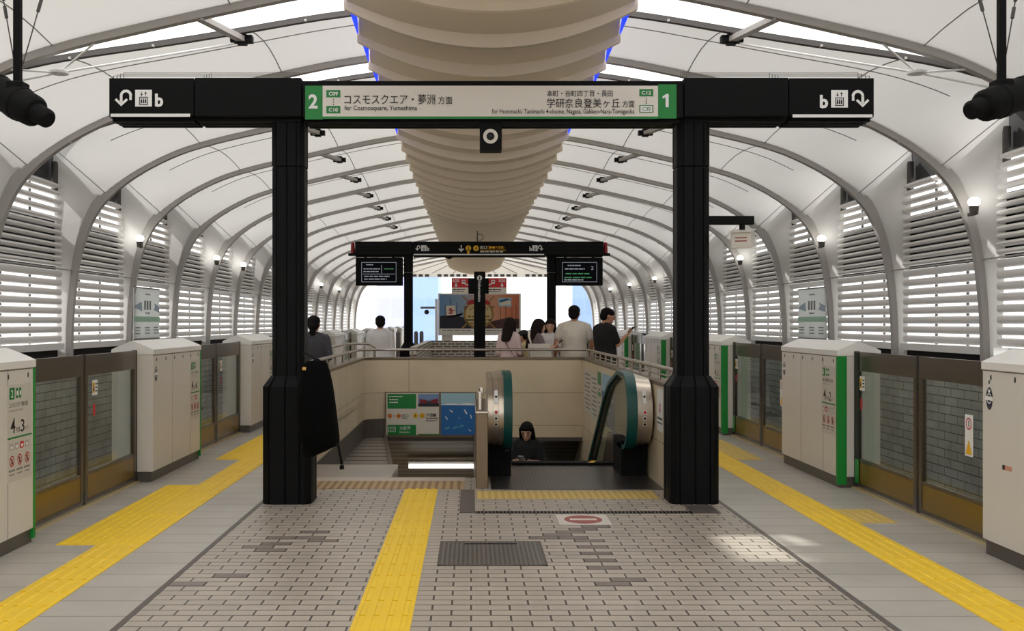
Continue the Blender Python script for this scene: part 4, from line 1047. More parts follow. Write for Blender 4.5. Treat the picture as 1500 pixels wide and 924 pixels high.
# papers on the right wall of the well
XR = WX1-.003
def wallq(b, y0, y1, z0, z1, m=0, l=0): b.quad((XR-l, y1, z0), (XR-l, y0, z0), (XR-l, y0, z1), (XR-l, y1, z1), m)
def ywall(px): return WX1*F/(px-VX)
M_PAPER = mat('paper', (214, 210, 198), .5)
for k, (pa, pb, z0, z1, lab) in enumerate(((856, 865, .15, .82, 'pale notice sheet on the right well wall, deepest in the well'), (866, 875, .12, .80, 'pale notice sheet on the right well wall, nearer of the two'), (876, 880.5, .22, .86, 'narrow green and cream notice on the right well wall'))):
    b = MB(); y0, y1 = ywall(pb), ywall(pa); wallq(b, y0, y1, z0, z1, 0)
    for j in range(9):
        zz = z1-.06-j*(z1-z0-.1)/9; wallq(b, y0+.08, y1-.08-.1*(j % 3), zz-.018, zz, 1, .001)
    if k == 2: wallq(b, y0, y1, z1-.18, z1, 2, .0015); wallq(b, y0, y1, z1-.34, z1-.28, 2, .0015)
    tag(b.build('notice_sheet', [M_PAPER, M_LINE, M_GREEN], base=(XR, y0, z0)), lab, 'notice')
b = MB(); y0, y1 = ywall(903), ywall(882); wallq(b, y0, y1, .18, .86); wallq(b, y0, y1, .18, .62, 1, .001)
for j, (a, z) in enumerate(((.3, .5), (.6, .42), (.8, .55), (.45, .3))):
    c = Vector((XR-.002, y1+(y0-y1)*a, z)); b.disc(c, Y3, Z3, (.10, .03), 10, 0)
tag(b.build('poster', [mat('poster_sky', (150, 186, 206), .5), mat('poster_blue', (42, 92, 150), .5)], base=(XR, y0, .2)), 'blue and pale blue poster on the right well wall behind the escalator', 'poster')
b = MB(); y0, y1 = ywall(971.5), ywall(963); wallq(b, y0, y1, .52, .92); yc = (y0+y1)/2
b.ring((XR-.001, yc, .74), Y3, Z3, .038, .05, 24, 1); b.quad(*[Vector((XR-.0015, yc, .74))+Y3*a*.04+Z3*z*.04 for a, z in ((-.8, .6), (-.6, .8), (.8, -.6), (.6, -.8))], 1)
b.disc((XR-.001, yc, .76), Y3, Z3, .01, 8, 2); b.quad(*[Vector((XR-.001, yc, .72))+Y3*a+Z3*z for a, z in ((-.01, -.02), (.01, -.02), (.01, .03), (-.01, .03))], 2)
lines3(b, Vector((XR-.001, y1-.02, .63)), -Y3, (y1-y0)-.04, .02, 2); lines3(b, Vector((XR-.001, y1-.02, .59)), -Y3, (y1-y0)-.04, .014, 2)
tag(b.build('warning_notice', [M_TXTW, M_RED, M_INK], base=(XR, y0, .5)), 'white notice with a red ring on the right well wall beside the escalator end', 'notice')

# ---- fluorescent lamp under the soffit
e = thing('fluorescent_lamp', 'bright white tube lamp under the dark soffit of the stairs', 'lamp', (-.5, 19.05, -1.0))
zs = lambda y: -.36-(y-WY1-.16)*.467
MB().box((598-VX)*18.6/F, (696-VX)*18.6/F, 18.55, 18.70, zs(18.6)-.11, zs(18.6)-.06).build('lamp_tray', M_WHITE, e)
MB().box((599-VX)*18.6/F, (695-VX)*18.6/F, 18.53, 18.66, zs(18.6)-.175, zs(18.6)-.108).build('lamp_tube', M_TUBE, e)
al = bpy.data.lights.new('lamp_light', 'AREA'); al.shape = 'RECTANGLE'; al.size = 1.1; al.size_y = .1; al.energy = 26; al.color = (1, .97, .92)
alo = bpy.data.objects.new('lamp_light', al); COL.objects.link(alo); alo.location = (-.5, 18.6, zs(18.6)-.19)
e2 = thing('fluorescent_lamp', 'small white tube lamp under the soffit behind the escalator', 'lamp', (1.0, 19.05, -1.0))
MB().box(1.0, 1.3, 19.4, 19.5, zs(19.45)-.09, zs(19.45)-.04).build('lamp_tray', M_WHITE, e2); MB().box(1.02, 1.28, 19.39, 19.46, zs(19.45)-.155, zs(19.45)-.088).build('lamp_tube', M_TUBE, e2)

# ---- escalator -------------------------------------------------------
YN, ZN, RN = 10.93, .665, .365                    # newel centre and radius
es = thing('escalator', 'down escalator with green handrails and steel drum ends', 'escalator', (.98, 10.1, 0))
MB().box(.19, 1.78, 10.12, 11.86, -.10, .006).build('floor_plate', M_ESCP, es)
cb = MB().box(.44, 1.52, 11.82, 12.0, -.12, .03); cb.build('comb', M_MATTE, es)
MB().add([(1.26, 11.80, .034), (1.32, 11.80, .034), (1.38, 11.98, .034), (1.32, 11.98, .034)], [(0, 1, 2, 3)]).build('comb_mark', M_GOLD, es)
stp = MB(); zst = lambda y: -max(0, (y-12.3))*.577
y = 12.0
while y < 18:
    z = zst(y+.4)-.0; stp.box(.47, 1.49, y, y+.42, z-.26, z); y += .40
stp.build('steps', M_ESCP, es)
def slope(y, z0): return z0-max(0.0, .22*min(1, max(0, y-11.35)))-max(0, y-12.3)*.577
for s, xc, xb0, xb1, xd0, xd1 in ((-1, .36, .318, .402, .165, .322), (1, 1.57, 1.512, 1.612, 1.608, 1.765)):
    xg = (xb0+xb1)/2
    top = [(YN+RN*math.sin(a), ZN+RN*math.cos(a)) for a in [math.radians(d) for d in range(-178, 1, 12)]]
    hand = [(11.32, .30), (11.05, .298)]+top+[(11.35, ZN+RN)]+[(y, slope(y, ZN+RN)) for y in (11.7, 12.1, 12.5, 13.0, 14.0, 16.0, 18.0)]
    # belt: rectangular section swept along the path
    def sweep(path, w0, w1, t, x0, x1, m):
        b = MB(); rings = []
        for i, (y, z) in enumerate(path):
            a = path[max(0, i-1)]; c = path[min(len(path)-1, i+1)]; d = Vector((c[0]-a[0], c[1]-a[1])).normalized(); nn = Vector((-d.y, d.x))
            rings.append([(x0, y+nn.x*w0, z+nn.y*w0), (x1, y+nn.x*w0, z+nn.y*w0), (x1+.0, y+nn.x*w1, z+nn.y*w1), (x0, y+nn.x*w1, z+nn.y*w1)])
        b.loft(rings); return b
    sweep(hand, -.022, .022, 0, xb0, xb1, 0).build('handrail_belt', M_BELT, es, smooth=True)
    rim = [(p[0]+(YN-p[0])*.10 if p[0] < 11.3 else p[0], p[1]-.035 if p[0] >= 10.9 else p[1]+(ZN-p[1])*.09) for p in hand[2:]]
    sweep(rim, -.012, .012, 0, xg-.02, xg+.02, 0).build('handrail_guide', M_CHROME, es, smooth=True)
    # glass balustrade panel
    inner_ = [(YN+(RN-.05)*math.sin(a), ZN+(RN-.05)*math.cos(a)) for a in [math.radians(d) for d in range(-150, 1, 15)]]
    upper = inner_+[(y, slope(y, ZN+RN)-.05) for y in (11.35, 12.1, 12.5, 13.0, 14.0, 16.0, 18.0)]
    lower = [(y, slope(y, .34)) for y in (18.0, 16.0, 14.0, 13.0, 12.5, 12.1, 11.35)]
    pl = upper+lower
    MB().prism(pl, lambda a, c, t: (t, a, c), xg-.006, xg+.006).build('glass_panel', M_GLASSC, es)
    # deck and skirt going down with the steps
    dk = [(11.55, 0.0), (11.55, .26), (11.8, .34), (12.1, .34)]+[(y, slope(y, .34)) for y in (12.5, 13, 14, 16, 18)]+[(18.0, slope(18, .34)-.6), (12.3, -.5), (11.55, -.12)]
    MB().prism(dk, lambda a, c, t: (t, a, c), (xg-.06 if s < 0 else xg-.05), (xg+.04 if s < 0 else xg+.06)).build('skirt_deck', M_CHROME, es)
    # drum beside the belt, black foot below
    dm = MB()
    for x0, x1, r in ((xd0, xd0+(xd1-xd0)*.30, RN-.035), (xd0+(xd1-xd0)*.31, xd0+(xd1-xd0)*.66, RN-.028), (xd0+(xd1-xd0)*.67, xd1, RN-.02)) if s < 0 else ((xd0, xd0+(xd1-xd0)*.33, RN-.02), (xd0+(xd1-xd0)*.34, xd0+(xd1-xd0)*.69, RN-.028), (xd0+(xd1-xd0)*.70, xd1, RN-.035)):
        prof = [(YN+r*math.sin(a), ZN+r*math.cos(a)) for a in [math.radians(d) for d in range(-180, 1, 10)]]+[(12.2, ZN+r), (12.2, ZN-r)]
        dm.prism(prof, lambda a, c, t: (t, a, c), x0, x1)
    dm.build('drum', M_DRUM, es, smooth=True)
    MB().box(min(xb0, xd0)-.0, max(xb1, xd1)+.0, 11.0, 11.6, .0, .36).build('newel_foot', M_MATTE, es)
    sk_ = MB(); xs0 = (xd0+xd1)/2-.02
    for k, (a0, col, w_, h_) in enumerate(((-62, 0, .034, .14), (-88, 1, .04, .04), (-98, 2, .034, .035), (-108, 2, .034, .035))):
        a = math.radians(a0); r = RN-.022
        c = Vector((xs0+.02, YN+(r+.0015)*math.sin(a), ZN+r*math.cos(a))); t_ = Vector((0, math.cos(a), -math.sin(a)))
        sk_.quad(c-X3*w_/2-t_*h_/2, c+X3*w_/2-t_*h_/2, c+X3*w_/2+t_*h_/2, c-X3*w_/2+t_*h_/2, 0)
        c2 = c+Vector((0, math.sin(a), math.cos(a)))*.0015
        sk_.disc(c2, X3, t_, min(w_, h_)*.36, 14, (2, 1, 2, 2)[k])
    sk_.build('drum_stickers', [M_TXTW, M_RED, M_INK], es)
e = thing('stainless_post', 'square stainless end post between the stairs and the escalator', 'post', (.105, 10.2, 0))
MB().bbox(.045, .158, 10.18, 11.9, -.02, .70, .006).build('post_body', M_STEEL, e)
MB().bbox(.04, .163, 10.17, 11.9, .70, .72, .004).build('post_cap', M_CHROME, e)
kk = MB().bbox(.06, .105, 10.26, 10.34, .72, .90, .012); kk.bbox(.075, .12, 10.29, 10.33, .86, .94, .012); kk.build('latch_handle', M_CHROME, e)
struct(MB().box(.045, .16, 11.9, 22.9, -4.6, -.25).build('wall_divider', M_DARKST))

# ---- information pillar and SOS signs --------------------------------
IY = 22.0
ix = lambda px: (px-VX)*IY/F
e = thing('information_pillar', 'tall slim black information pillar with red emergency signs on both sides', 'sign pillar', (ix(702.5), IY, 0))
MB().bbox(ix(694.3), ix(711), IY, IY+.22, 0, H+(VY-397.5)*IY/F, .008).build('pillar', M_BLACK, e)
yy = IY-.003; b = MB(); b.disc(at(702.5, 407, yy), X3, Z3, 3.8*IY/F, 20, 0); textpx(b, 'i', 701.6, 404.5, 703.4, 409.7, yy-.002, 1, .04)
b.text('Information', at(700.2, 412.5, yy), Vector((0, 0, -1)), X3, 29*IY/F, 4.6*IY/F, 0, .012)
b.build('lettering', [M_TXTW, M_INK], e)
ar = MB().box(ix(686), ix(694.5), IY+.04, IY+.18, H+(VY-430)*IY/F, H+(VY-407)*IY/F).box(ix(710.8), ix(716), IY+.04, IY+.18, H+(VY-430)*IY/F, H+(VY-407)*IY/F); ar.build('bracket', M_BLACK, e)
for a, b_, fl_ in ((661.5, 689, 0), (714, 742, 1)):
    p = MB().box(ix(a), ix(b_), IY+.05, IY+.17, H+(VY-429.5)*IY/F, H+(VY-407)*IY/F, 1)
    y0 = IY+.048; rectpx(p, a, 407, b_, 421, y0, 0); rectpx(p, a, 421, b_, 429.5, y0, 1); y1 = y0-.002
    t0 = a+1.5 if not fl_ else b_-11.5
    textpx(p, 'SOS', t0, 409, t0+9.5, 413, y1, 2, .02)
    hx_ = t0+5; rectpx(p, hx_-.8, 413.8, hx_+.8, 417.5, y1, 2); p.disc(at(hx_, 418, y1), X3, Z3, 2.0*IY/F, 10, 2)
    tx_ = a+15 if not fl_ else a+5.5
    rectpx(p, tx_, 410, tx_+5.5, 415.5, y1, 2); rectpx(p, tx_+.8, 411, tx_+4.7, 413, y1-.002, 0)
    dr_ = 1 if not fl_ else -1; cx_ = tx_+2.7
    p.poly([at(cx_+dr_*1, 416, y1), at(cx_+dr_*8, 419, y1), at(cx_+dr_*8, 417.6, y1), at(cx_+dr_*2, 414.6, y1)], 2)
    linespx(p, a+2, 423.2, a+20, 425, y1, 3); linespx(p, a+2, 426.4, a+18, 427.4, y1, 3)
    q_ = p.build('emergency_sign', [M_RED, M_SIGNW, M_TXTW, M_INK], e); q_['label'] = 'red and white emergency sign reading SOS'

# ---- advertisement board behind the pillar ---------------------------
AY = 34.0
ax = lambda px: (px-VX)*AY/F
e = thing('advertisement_board', 'wide advertisement board showing ships at sunset above the low brick wall', 'advertisement', (.3, AY, 0))
MB().box(ax(642), ax(763), AY, AY+.25, H+(VY-491)*AY/F, H+(VY-429.5)*AY/F).build('case', M_GATE, e)
for px in (655, 748): MB().box(ax(px-8), ax(px+8), AY+.05, AY+.2, 0, H+(VY-490)*AY/F).build('leg', M_GATE, e)
m_, n_, l_, b_ = new_mat('ad_sunset')
tc = n_.new('ShaderNodeTexCoord'); sp_ = n_.new('ShaderNodeSeparateXYZ'); cr_ = n_.new('ShaderNodeValToRGB'); mr_ = n_.new('ShaderNodeMapRange')
l_.new(tc.outputs['Generated'], sp_.inputs[0]); l_.new(sp_.outputs[0], cr_.inputs[0])
cr_.color_ramp.elements[0].color = (*lin((96, 140, 184)), 1); cr_.color_ramp.elements[1].color = (*lin((192, 108, 72)), 1)
for pos, c in ((.3, (140, 160, 180)), (.5, (200, 150, 130)), (.7, (212, 150, 116)), (.85, (206, 124, 84))):
    q = cr_.color_ramp.elements.new(pos); q.color = (*lin(c), 1)
l_.new(cr_.outputs[0], b_.inputs['Base Color']); b_.inputs['Roughness'].default_value = .35
p0 = MB(); y0 = AY-.004; rectpx(p0, 644, 431.5, 760.5, 481, y0, 0); p0.build('picture_ground', m_, e)
b = MB(); y1 = AY-.007; y2 = AY-.010; y3 = AY-.013
rectpx(b, 644, 481.5, 760.5, 486, y1, 6)
b.poly([at(644, 481, y1), at(644, 463, y1), at(660, 461, y1), at(676, 464, y1), at(690, 467, y1), at(702, 481, y1)], 0)
b.poly([at(760.5, 481, y1), at(760.5, 467, y1), at(740, 466, y1), at(722, 470, y1), at(702, 481, y1)], 1)
# galleon on the left
b.poly([at(647, 462, y2), at(650, 466, y2), at(670, 466, y2), at(679, 458, y2), at(676, 462, y2), at(668, 462, y2)], 2)
for px, r0, r1 in ((652, 446, 462), (660, 437, 462), (669, 444, 462), (675, 455, 460)): rectpx(b, px-.4, r0, px+.4, r1, y2, 2)
b.poly([at(653, 448, y3), at(666.5, 447.5, y3), at(668, 461, y3), at(654, 462, y3)], 3); textpx(b, 'S', 657.5, 451, 663, 460, y3-.002, 4, .04)
rectpx(b, 658, 454, 666.5, 455.2, y3-.003, 4)
# dark rigging on the right and a pale ferry inset
for px, r0 in ((733, 448), (741, 444), (750, 450), (756, 446)): rectpx(b, px-.35, r0, px+.35, 472, y2, 1)
b.poly([at(727, 470, y2), at(729, 475, y2), at(754, 475, y2), at(758, 468, y2), at(745, 470, y2)], 1)
rectpx(b, 730, 436, 749, 449, y2, 7); b.poly([at(731, 444, y3), at(747, 440, y3), at(748.5, 446, y3), at(733, 448, y3)], 3); b.poly([at(731, 440, y3), at(742, 437, y3), at(748, 438.5, y3), at(733, 443, y3)], 8)
# round gold emblem with crossed swords, ribbon and lettering
b.disc(at(701, 460, y2), X3, Z3, (22*AY/F, 22*AY/F), 32, 9); b.disc(at(701, 460, y3), X3, Z3, (19*AY/F, 19*AY/F), 32, 5)
for d_ in (1, -1):
    b.poly([at(701-d_*24, 434, y2), at(701-d_*22, 433, y2), at(701+d_*25, 480, y2), at(701+d_*23, 481.5, y2)], 9)
for d_ in (1, -1): b.poly([at(701, 438, y3-.002), at(701+d_*12, 439, y3-.002), at(701+d_*18, 444, y3-.002), at(701+d_*14, 446.5, y3-.002), at(701, 444, y3-.002)], 4)
textpx(b, 'サンタマリア', 678.5, 447.5, 724.5, 454.5, y3-.006, 11, .02); linespx(b, 685, 462, 718, 465, y3-.006, 9); linespx(b, 683, 467.5, 720, 469.5, y3-.006, 12); linespx(b, 688, 472, 714, 475, y3-.006, 9)
linespx(b, 648, 483, 690, 484.4, y3, 10); linespx(b, 712, 483, 742, 484.4, y3, 10)
b.build('picture', [mat('ad_sea', (24, 30, 44), .5), mat('ad_dark', (70, 38, 34), .5), mat('ad_hull', (38, 26, 28), .5), mat('ad_sail', (226, 214, 196), .5), mat('ad_red', (170, 34, 36), .5), mat('ad_cream', (204, 184, 128), .5), M_SIGNW, mat('ad_haze', (150, 190, 210), .5), mat('ad_blue', (60, 96, 130), .5), mat('ad_gold', (158, 118, 62), .4), M_GREYTXT, mat('ad_brown', (104, 62, 24), .5), M_INK], e)
# small wall camera bracket at the far left of the board
e = thing('bracket_camera', 'small dark camera on a pale arm left of the ship advertisement', 'camera', at(628, 450, 40))
cbk = MB().box((616-VX)*40/F, (640-VX)*40/F, 39.95, 40.05, H+(VY-452)*40/F, H+(VY-449)*40/F); cbk.build('arm', M_LINE, e)
MB().ell(at(625, 457, 40), (.09, .12, .09), 10, 7).build('lens_unit', M_INK, e)
MB().box((637.5-VX)*40/F, (641.5-VX)*40/F, 39.9, 40.1, 0, H+(VY-438)*40/F).build('pole', M_WHITE, e)
# pale rounded posts at the far mouth
for k, px in enumerate((574.5, 583, 609.5, 617.5)):
    yq = 31+.15*k
    v = MB(); v.cyl((at(px, 0, yq).x, yq, 0), (at(px, 0, yq).x, yq, 1.24), .06, .06, 12); v.ell((at(px, 0, yq).x, yq, 1.24), (.06, .06, .06), 12, 6)
    tag(v.build('bollard', mat('bollard_grey', (120, 116, 118), .5) if k == 0 else bpy.data.materials['bollard_grey'], smooth=True, base=(at(px, 0, yq).x, yq, 0)), 'grey round-topped post near the far mouth, %s of four' % (('first', 'second', 'third', 'fourth')[k]+' from the left'), 'post')
# ================================================================== PEOPLE
def remeshed(mb, voxel, iters=4):
    me = bpy.data.meshes.new('r'); me.from_pydata(mb.v, [], mb.f)
    bm = bmesh.new(); bm.from_mesh(me); bmesh.ops.recalc_face_normals(bm, faces=bm.faces); bm.to_mesh(me); bm.free()
    ob = bpy.data.objects.new('r', me); COL.objects.link(ob)
    m1 = ob.modifiers.new('a', 'REMESH'); m1.mode = 'VOXEL'; m1.voxel_size = voxel; m1.use_smooth_shade = True
    if iters:
        m2 = ob.modifiers.new('b', 'SMOOTH'); m2.factor = .5; m2.iterations = iters
    dg = bpy.context.evaluated_depsgraph_get(); out = bpy.data.meshes.new_from_object(ob.evaluated_get(dg))
    bpy.data.objects.remove(ob); bpy.data.meshes.remove(me)
    for p in out.polygons: p.use_smooth = True
    return out
def put(name, me, m, parent):
    me.materials.clear(); me.materials.append(m); me.name = name
    o = bpy.data.objects.new(name, me); COL.objects.link(o); o.parent = parent
    return o
def eloft(b, secs, n=18):
    """elliptical sections: (x, y, z, rx, ry)"""
    b.loft([[(x+rx*math.cos(2*math.pi*k/n), y+ry*math.sin(2*math.pi*k/n), z) for k in range(n)] for x, y, z, rx, ry in secs])
M_SKIN = mat('skin', (214, 168, 140), .5); M_SKIN2 = mat('skin_tan', (190, 138, 108), .5)
M_HAIR = mat('hair_black', (20, 16, 16), .75, spec=.15, noise=.3, nscale=40); M_HAIRB = mat('hair_brown', (34, 23, 22), .75, spec=.15, noise=.3, nscale=40)
M_EYE = mat('eye_dark', (24, 20, 20), .3); M_LIP = mat('lips', (170, 90, 84), .5)
def cloth(n, rgb): return mat(n, rgb, .85, noise=.06, nscale=14, bump=.35, bscale=9)
def person(label, loc, face, h, arms, hair, shirt, sleeve, legs, kind, wide=1.0, nod=0.0, turn=0.0, skin=None, hairm=None, belly=0.0, step=0.0):
    """local frame: feet at the origin, the front looks along +Y; measures for a 1.70 m body"""
    skin = skin or M_SKIN; hairm = hairm or M_HAIR
    S = h/1.7
    HM = Matrix.Translation((0, 0, 1.48)) @ Matrix.Rotation(turn, 4, 'Z') @ Matrix.Rotation(-nod, 4, 'X') @ Matrix.Scale(1.10, 4) @ Matrix.Translation((0, 0, -1.50))
    def sc(mb): mb.v = [tuple(Vector(p)*S) for p in mb.v]; return mb
    def hd(mb): mb.v = [tuple(HM @ Vector(p)) for p in mb.v]; return mb
    torso = [(0, 0, .84, .155*wide, .105), (0, .005, .95, .168*wide, .12+belly*.7), (0, .01, 1.08, .148*wide, .105+belly), (0, 0, 1.22, .160*wide, .112+belly*.6), (0, -.005, 1.33, .172*wide, .105), (0, -.01, 1.40, .135*wide, .078), (0, -.008, 1.45, .062, .056)]
    b = MB(); eloft(b, torso)
    b.cap((0, -.008, 1.40), (0, .012, 1.53), .054, .050, 12)
    for s in (-1, 1): b.cap((s*.02, -.012, 1.455), (s*.14*wide, -.010, 1.392), .036, .044, 10)
    hb = MB(); hb.ell((0, .022, 1.605), (.074, .093, .100), 18, 12); hb.ell((0, .040, 1.548), (.056, .070, .062), 16, 10)
    hb.cap((0, .108, 1.602), (0, .124, 1.578), .011, .015, 8); hb.ell((0, .104, 1.532), (.022, .014, .010), 10, 6); hb.ell((0, .092, 1.508), (.026, .020, .018), 10, 6)
    for s in (-1, 1): hb.ell((s*.076, .012, 1.592), (.011, .022, .032), 8, 6); hb.ell((s*.035, .095, 1.628), (.022, .012, .008), 8, 5)
    hd(hb); b.add(hb.v, hb.f)
    # arms with palms, four fingers and a thumb each
    slv = MB()
    for s in (-1, 1):
        el, wr, pn, curl = arms[s]
        sh = Vector((s*.165*wide, -.008, 1.375)); el = Vector(el); wr = Vector(wr)
        b.cap(sh, el, .050, .040, 12); b.cap(el, wr, .040, .027, 12)
        d = (wr-el).normalized(); pn = Vector(pn); pn = (pn-d*pn.dot(d)).normalized(); sd = d.cross(pn)*s     # sd: towards the thumb
        for a in (-.024, -.008, .008, .024): b.cap(wr+sd*a*.6, wr+d*.082+sd*a, .015, .0125, 8)
        for i, (a, L) in enumerate(((.030, .068), (.010, .076), (-.010, .070), (-.029, .055))):
            p = wr+d*.085+sd*a; d1 = (d*math.cos(curl*.5)+pn*math.sin(curl*.5)); d2 = d*math.cos(curl)+pn*math.sin(curl); d3 = d*math.cos(curl*1.6)+pn*math.sin(curl*1.6)
            q1 = p+d1*L*.45; q2 = q1+d2*L*.32; q3 = q2+d3*L*.24
            b.cap(p, q1, .0098, .0090, 8); b.cap(q1, q2, .0090, .0084, 8); b.cap(q2, q3, .0084, .0074, 8)
        t0 = wr+d*.025+sd*.026; t1 = t0+(sd*.75+d*.6+pn*.35).normalized()*.042; t2 = t1+(sd*.25+d*.8+pn*.5).normalized()*.034
        b.cap(t0, t1, .0125, .0105, 8); b.cap(t1, t2, .0105, .0085, 8)
        if sleeve <= 1: slv.cap(sh, sh.lerp(el, sleeve), .062, .058+.008*(sleeve < .9), 12)
        else: slv.cap(sh, el, .062, .052, 12); slv.cap(el, el.lerp(wr, sleeve-1), .052, .042, 12)
    for s in (-1, 1):
        hp = Vector((s*.088*wide, 0, .88)); kn = Vector((s*.095, .015+s*step*.5, .48)); an = Vector((s*.098, -.02+s*step, .085)); to = an+Vector((s*.012, .155, -.052))
        b.cap(hp, kn, .086*(.5+.5*wide), .054, 12); b.cap(kn, an, .054, .036, 12); b.cap(an+Vector((0, -.02, -.03)), to, .038, .03, 10)
    body = put('person', remeshed(sc(b), .0085, 3), skin, None)
    tag(body, label, 'person'); body.location = loc; body.rotation_euler.z = face
    # clothes
    c = MB(); eloft(c, [(x, y, z, rx+.016, ry+.016) for x, y, z, rx, ry in [(0, 0, .86, .160*wide, .112+belly*.5)]+torso[1:6]]+[(0, -.008, 1.462, .068, .062)])
    c.add(slv.v, slv.f)
    for s in (-1, 1): c.cap((s*.045, -.012, 1.445), (s*.14*wide, -.010, 1.395), .042, .056, 10)
    put('shirt', remeshed(sc(c), .011, 4), shirt, body)
    c = MB()
    if kind == 'trousers':
        eloft(c, [(0, 0, .80, .165*wide, .118), (0, .004, .92, .178*wide, .128+belly*.5), (0, .006, .99, .168*wide, .122+belly*.7)])
        for s in (-1, 1):
            hp = Vector((s*.088*wide, 0, .86)); kn = Vector((s*.095, .015+s*step*.5, .48)); an = Vector((s*.098, -.02+s*step, .10))
            c.cap(hp, kn, .098*(.5+.5*wide), .072, 12); c.cyl(kn, an, .072, .062, 12)
        put('trousers', remeshed(sc(c), .012, 3), legs, body)
    else:
        n = 40; rings = []
        for z, rx, ry in ((1.02, .158, .118), (.92, .180, .135), (.7, .20, .16), (.45, .215, .18), (.28, .225, .19)):
            rings.append([(rx*(1+.05*math.sin(9*2*math.pi*k/n)*(1.02-z))*math.cos(2*math.pi*k/n), ry*(1+.05*math.sin(9*2*math.pi*k/n)*(1.02-z))*math.sin(2*math.pi*k/n), z) for k in range(n)])
        c.loft(rings); put('skirt', remeshed(sc(c), .012, 2), legs, body)
    for s in (-1, 1):
        an = Vector((s*.098, -.02+s*step, .085)); to = an+Vector((s*.012, .155, -.050))
        c = MB(); c.cap(an+Vector((0, -.025, -.035)), to, .045, .037, 12); c.box(an.x-.04, an.x+.05, an.y-.07, an.y+.19, .0, .025)
        put('shoe', remeshed(sc(c), .010, 2), M_INK if kind == 'trousers' else M_SIGNW, body)
    # hair
    c = MB(); c.ell((0, .004, 1.640), (.086, .104, .078), 18, 12)
    if hair == 'short': c.ell((0, -.030, 1.595), (.080, .070, .085), 16, 10)
    elif hair == 'bun': c.ell((0, -.030, 1.595), (.080, .070, .085), 16, 10); c.ell((0, -.105, 1.57), (.045, .04, .045), 12, 8); c.ell((0, -.07, 1.50), (.045, .035, .06), 12, 8)
    elif hair in ('long', 'longer'):
        zb = 1.30 if hair == 'long' else 1.18
        eloft(c, [(0, -.02, 1.66, .07, .075), (0, -.03, 1.60, .088, .082), (0, -.045, 1.50, .094, .068), (0, -.075, 1.40, .092, .045), (0, -.10, 1.33, .080, .032), (0, -.105, zb, .055, .02)], 20)
        for s in (-1, 1): c.cap((s*.078, .035, 1.64), (s*.082, .02, 1.50), .022, .026, 10); c.cap((s*.082, .02, 1.50), (s*.085, .0, 1.40), .026, .018, 10)
    elif hair == 'cap': c.ell((0, -.030, 1.595), (.080, .070, .07), 16, 10)
    hd(c)
    put('hair', remeshed(sc(c), .009, 3), hairm, body)
    if hair == 'cap':
        c = MB(); c.ell((0, .008, 1.655), (.096, .114, .075), 18, 12); c.ell((0, .12, 1.655), (.07, .075, .012), 16, 6); hd(c); put('cap', remeshed(sc(c), .009, 2), M_INK, body)
    for s in (-1, 1):
        c = MB(); c.ell((s*.034, .107, 1.608), (.014, .008, .0075), 10, 6); c.ell((s*.035, .108, 1.630), (.020, .007, .004), 8, 5); hd(c); sc(c)
        o = c.build('eye', M_EYE, None, smooth=True); o.parent = body
    c = MB(); c.ell((0, .114, 1.533), (.020, .007, .006), 10, 6); hd(c); sc(c); o = c.build('mouth', M_LIP, None, smooth=True); o.parent = body
    return body
def world(o, p, h): return Matrix.Translation(o.location) @ Matrix.Rotation(o.rotation_euler.z, 4, 'Z') @ (Vector(p)*h/1.7)
def phone(o, h, wr, el, lab, col=None):
    d = (Vector(wr)-Vector(el)).normalized(); c = world(o, Vector(wr)+d*.115+Vector((0, .012, .022)), h)
    tmp = MB().bbox(-.037, .037, -.075, .075, -.005, .005, .004); rm = Matrix.Rotation(o.rotation_euler.z, 3, 'Z') @ Matrix.Rotation(math.radians(38), 3, 'X')
    b = MB().add([c+rm @ Vector(p) for p in tmp.v], tmp.f)
    tag(b.build('smartphone', col or M_INK, None, base=c), lab, 'phone')
DOWN = {-1: ((-.225, -.03, 1.10), (-.235, .06, .86), (1, 0, 0), .5), 1: ((.225, -.03, 1.10), (.235, .06, .86), (-1, 0, 0), .5)}
PH = ((.20, .04, 1.12), (.10, .27, 1.22), (-.4, -.2, 1), .9)
# big man in the cream tee, back to us
YB = 18.15
def gp(px, y): return ((px-VX)*y/F, y, 0)
A = {-1: ((-.285, .02, 1.12), (-.27, .18, .93), (1, 0, 0), .6), 1: ((.28, -.02, 1.11), (.285, .10, .88), (-1, 0, 0), .6)}
person('broad person seen from behind in a cream tee shirt behind the well wall', gp(841, 18.35), math.radians(6), 1.82, A, 'short', cloth('tee_cream', (224, 216, 200)), .62, cloth('denim', (60, 66, 84)), 'trousers', wide=1.27, turn=math.radians(-25), skin=M_SKIN2, belly=.03)
# man in black looking at his phone, facing right
A = {-1: ((-.22, .02, 1.12), (-.10, .22, 1.14), (0, 0, 1), .7), 1: ((.23, .08, 1.13), (.20, .27, 1.27), (-.3, -.3, 1), .9)}
o = person('person in a black tee shirt facing right and looking at a phone', gp(886, 18.0), math.radians(-62), 1.78, A, 'short', cloth('tee_black', (16, 16, 18)), .75, cloth('shorts_black', (20, 20, 24)), 'trousers', wide=1.32, turn=math.radians(-20), nod=math.radians(16), skin=M_SKIN2, belly=.035)
phone(o, 1.79, A[1][1], A[1][0], 'black phone held up by the person in the black tee shirt')
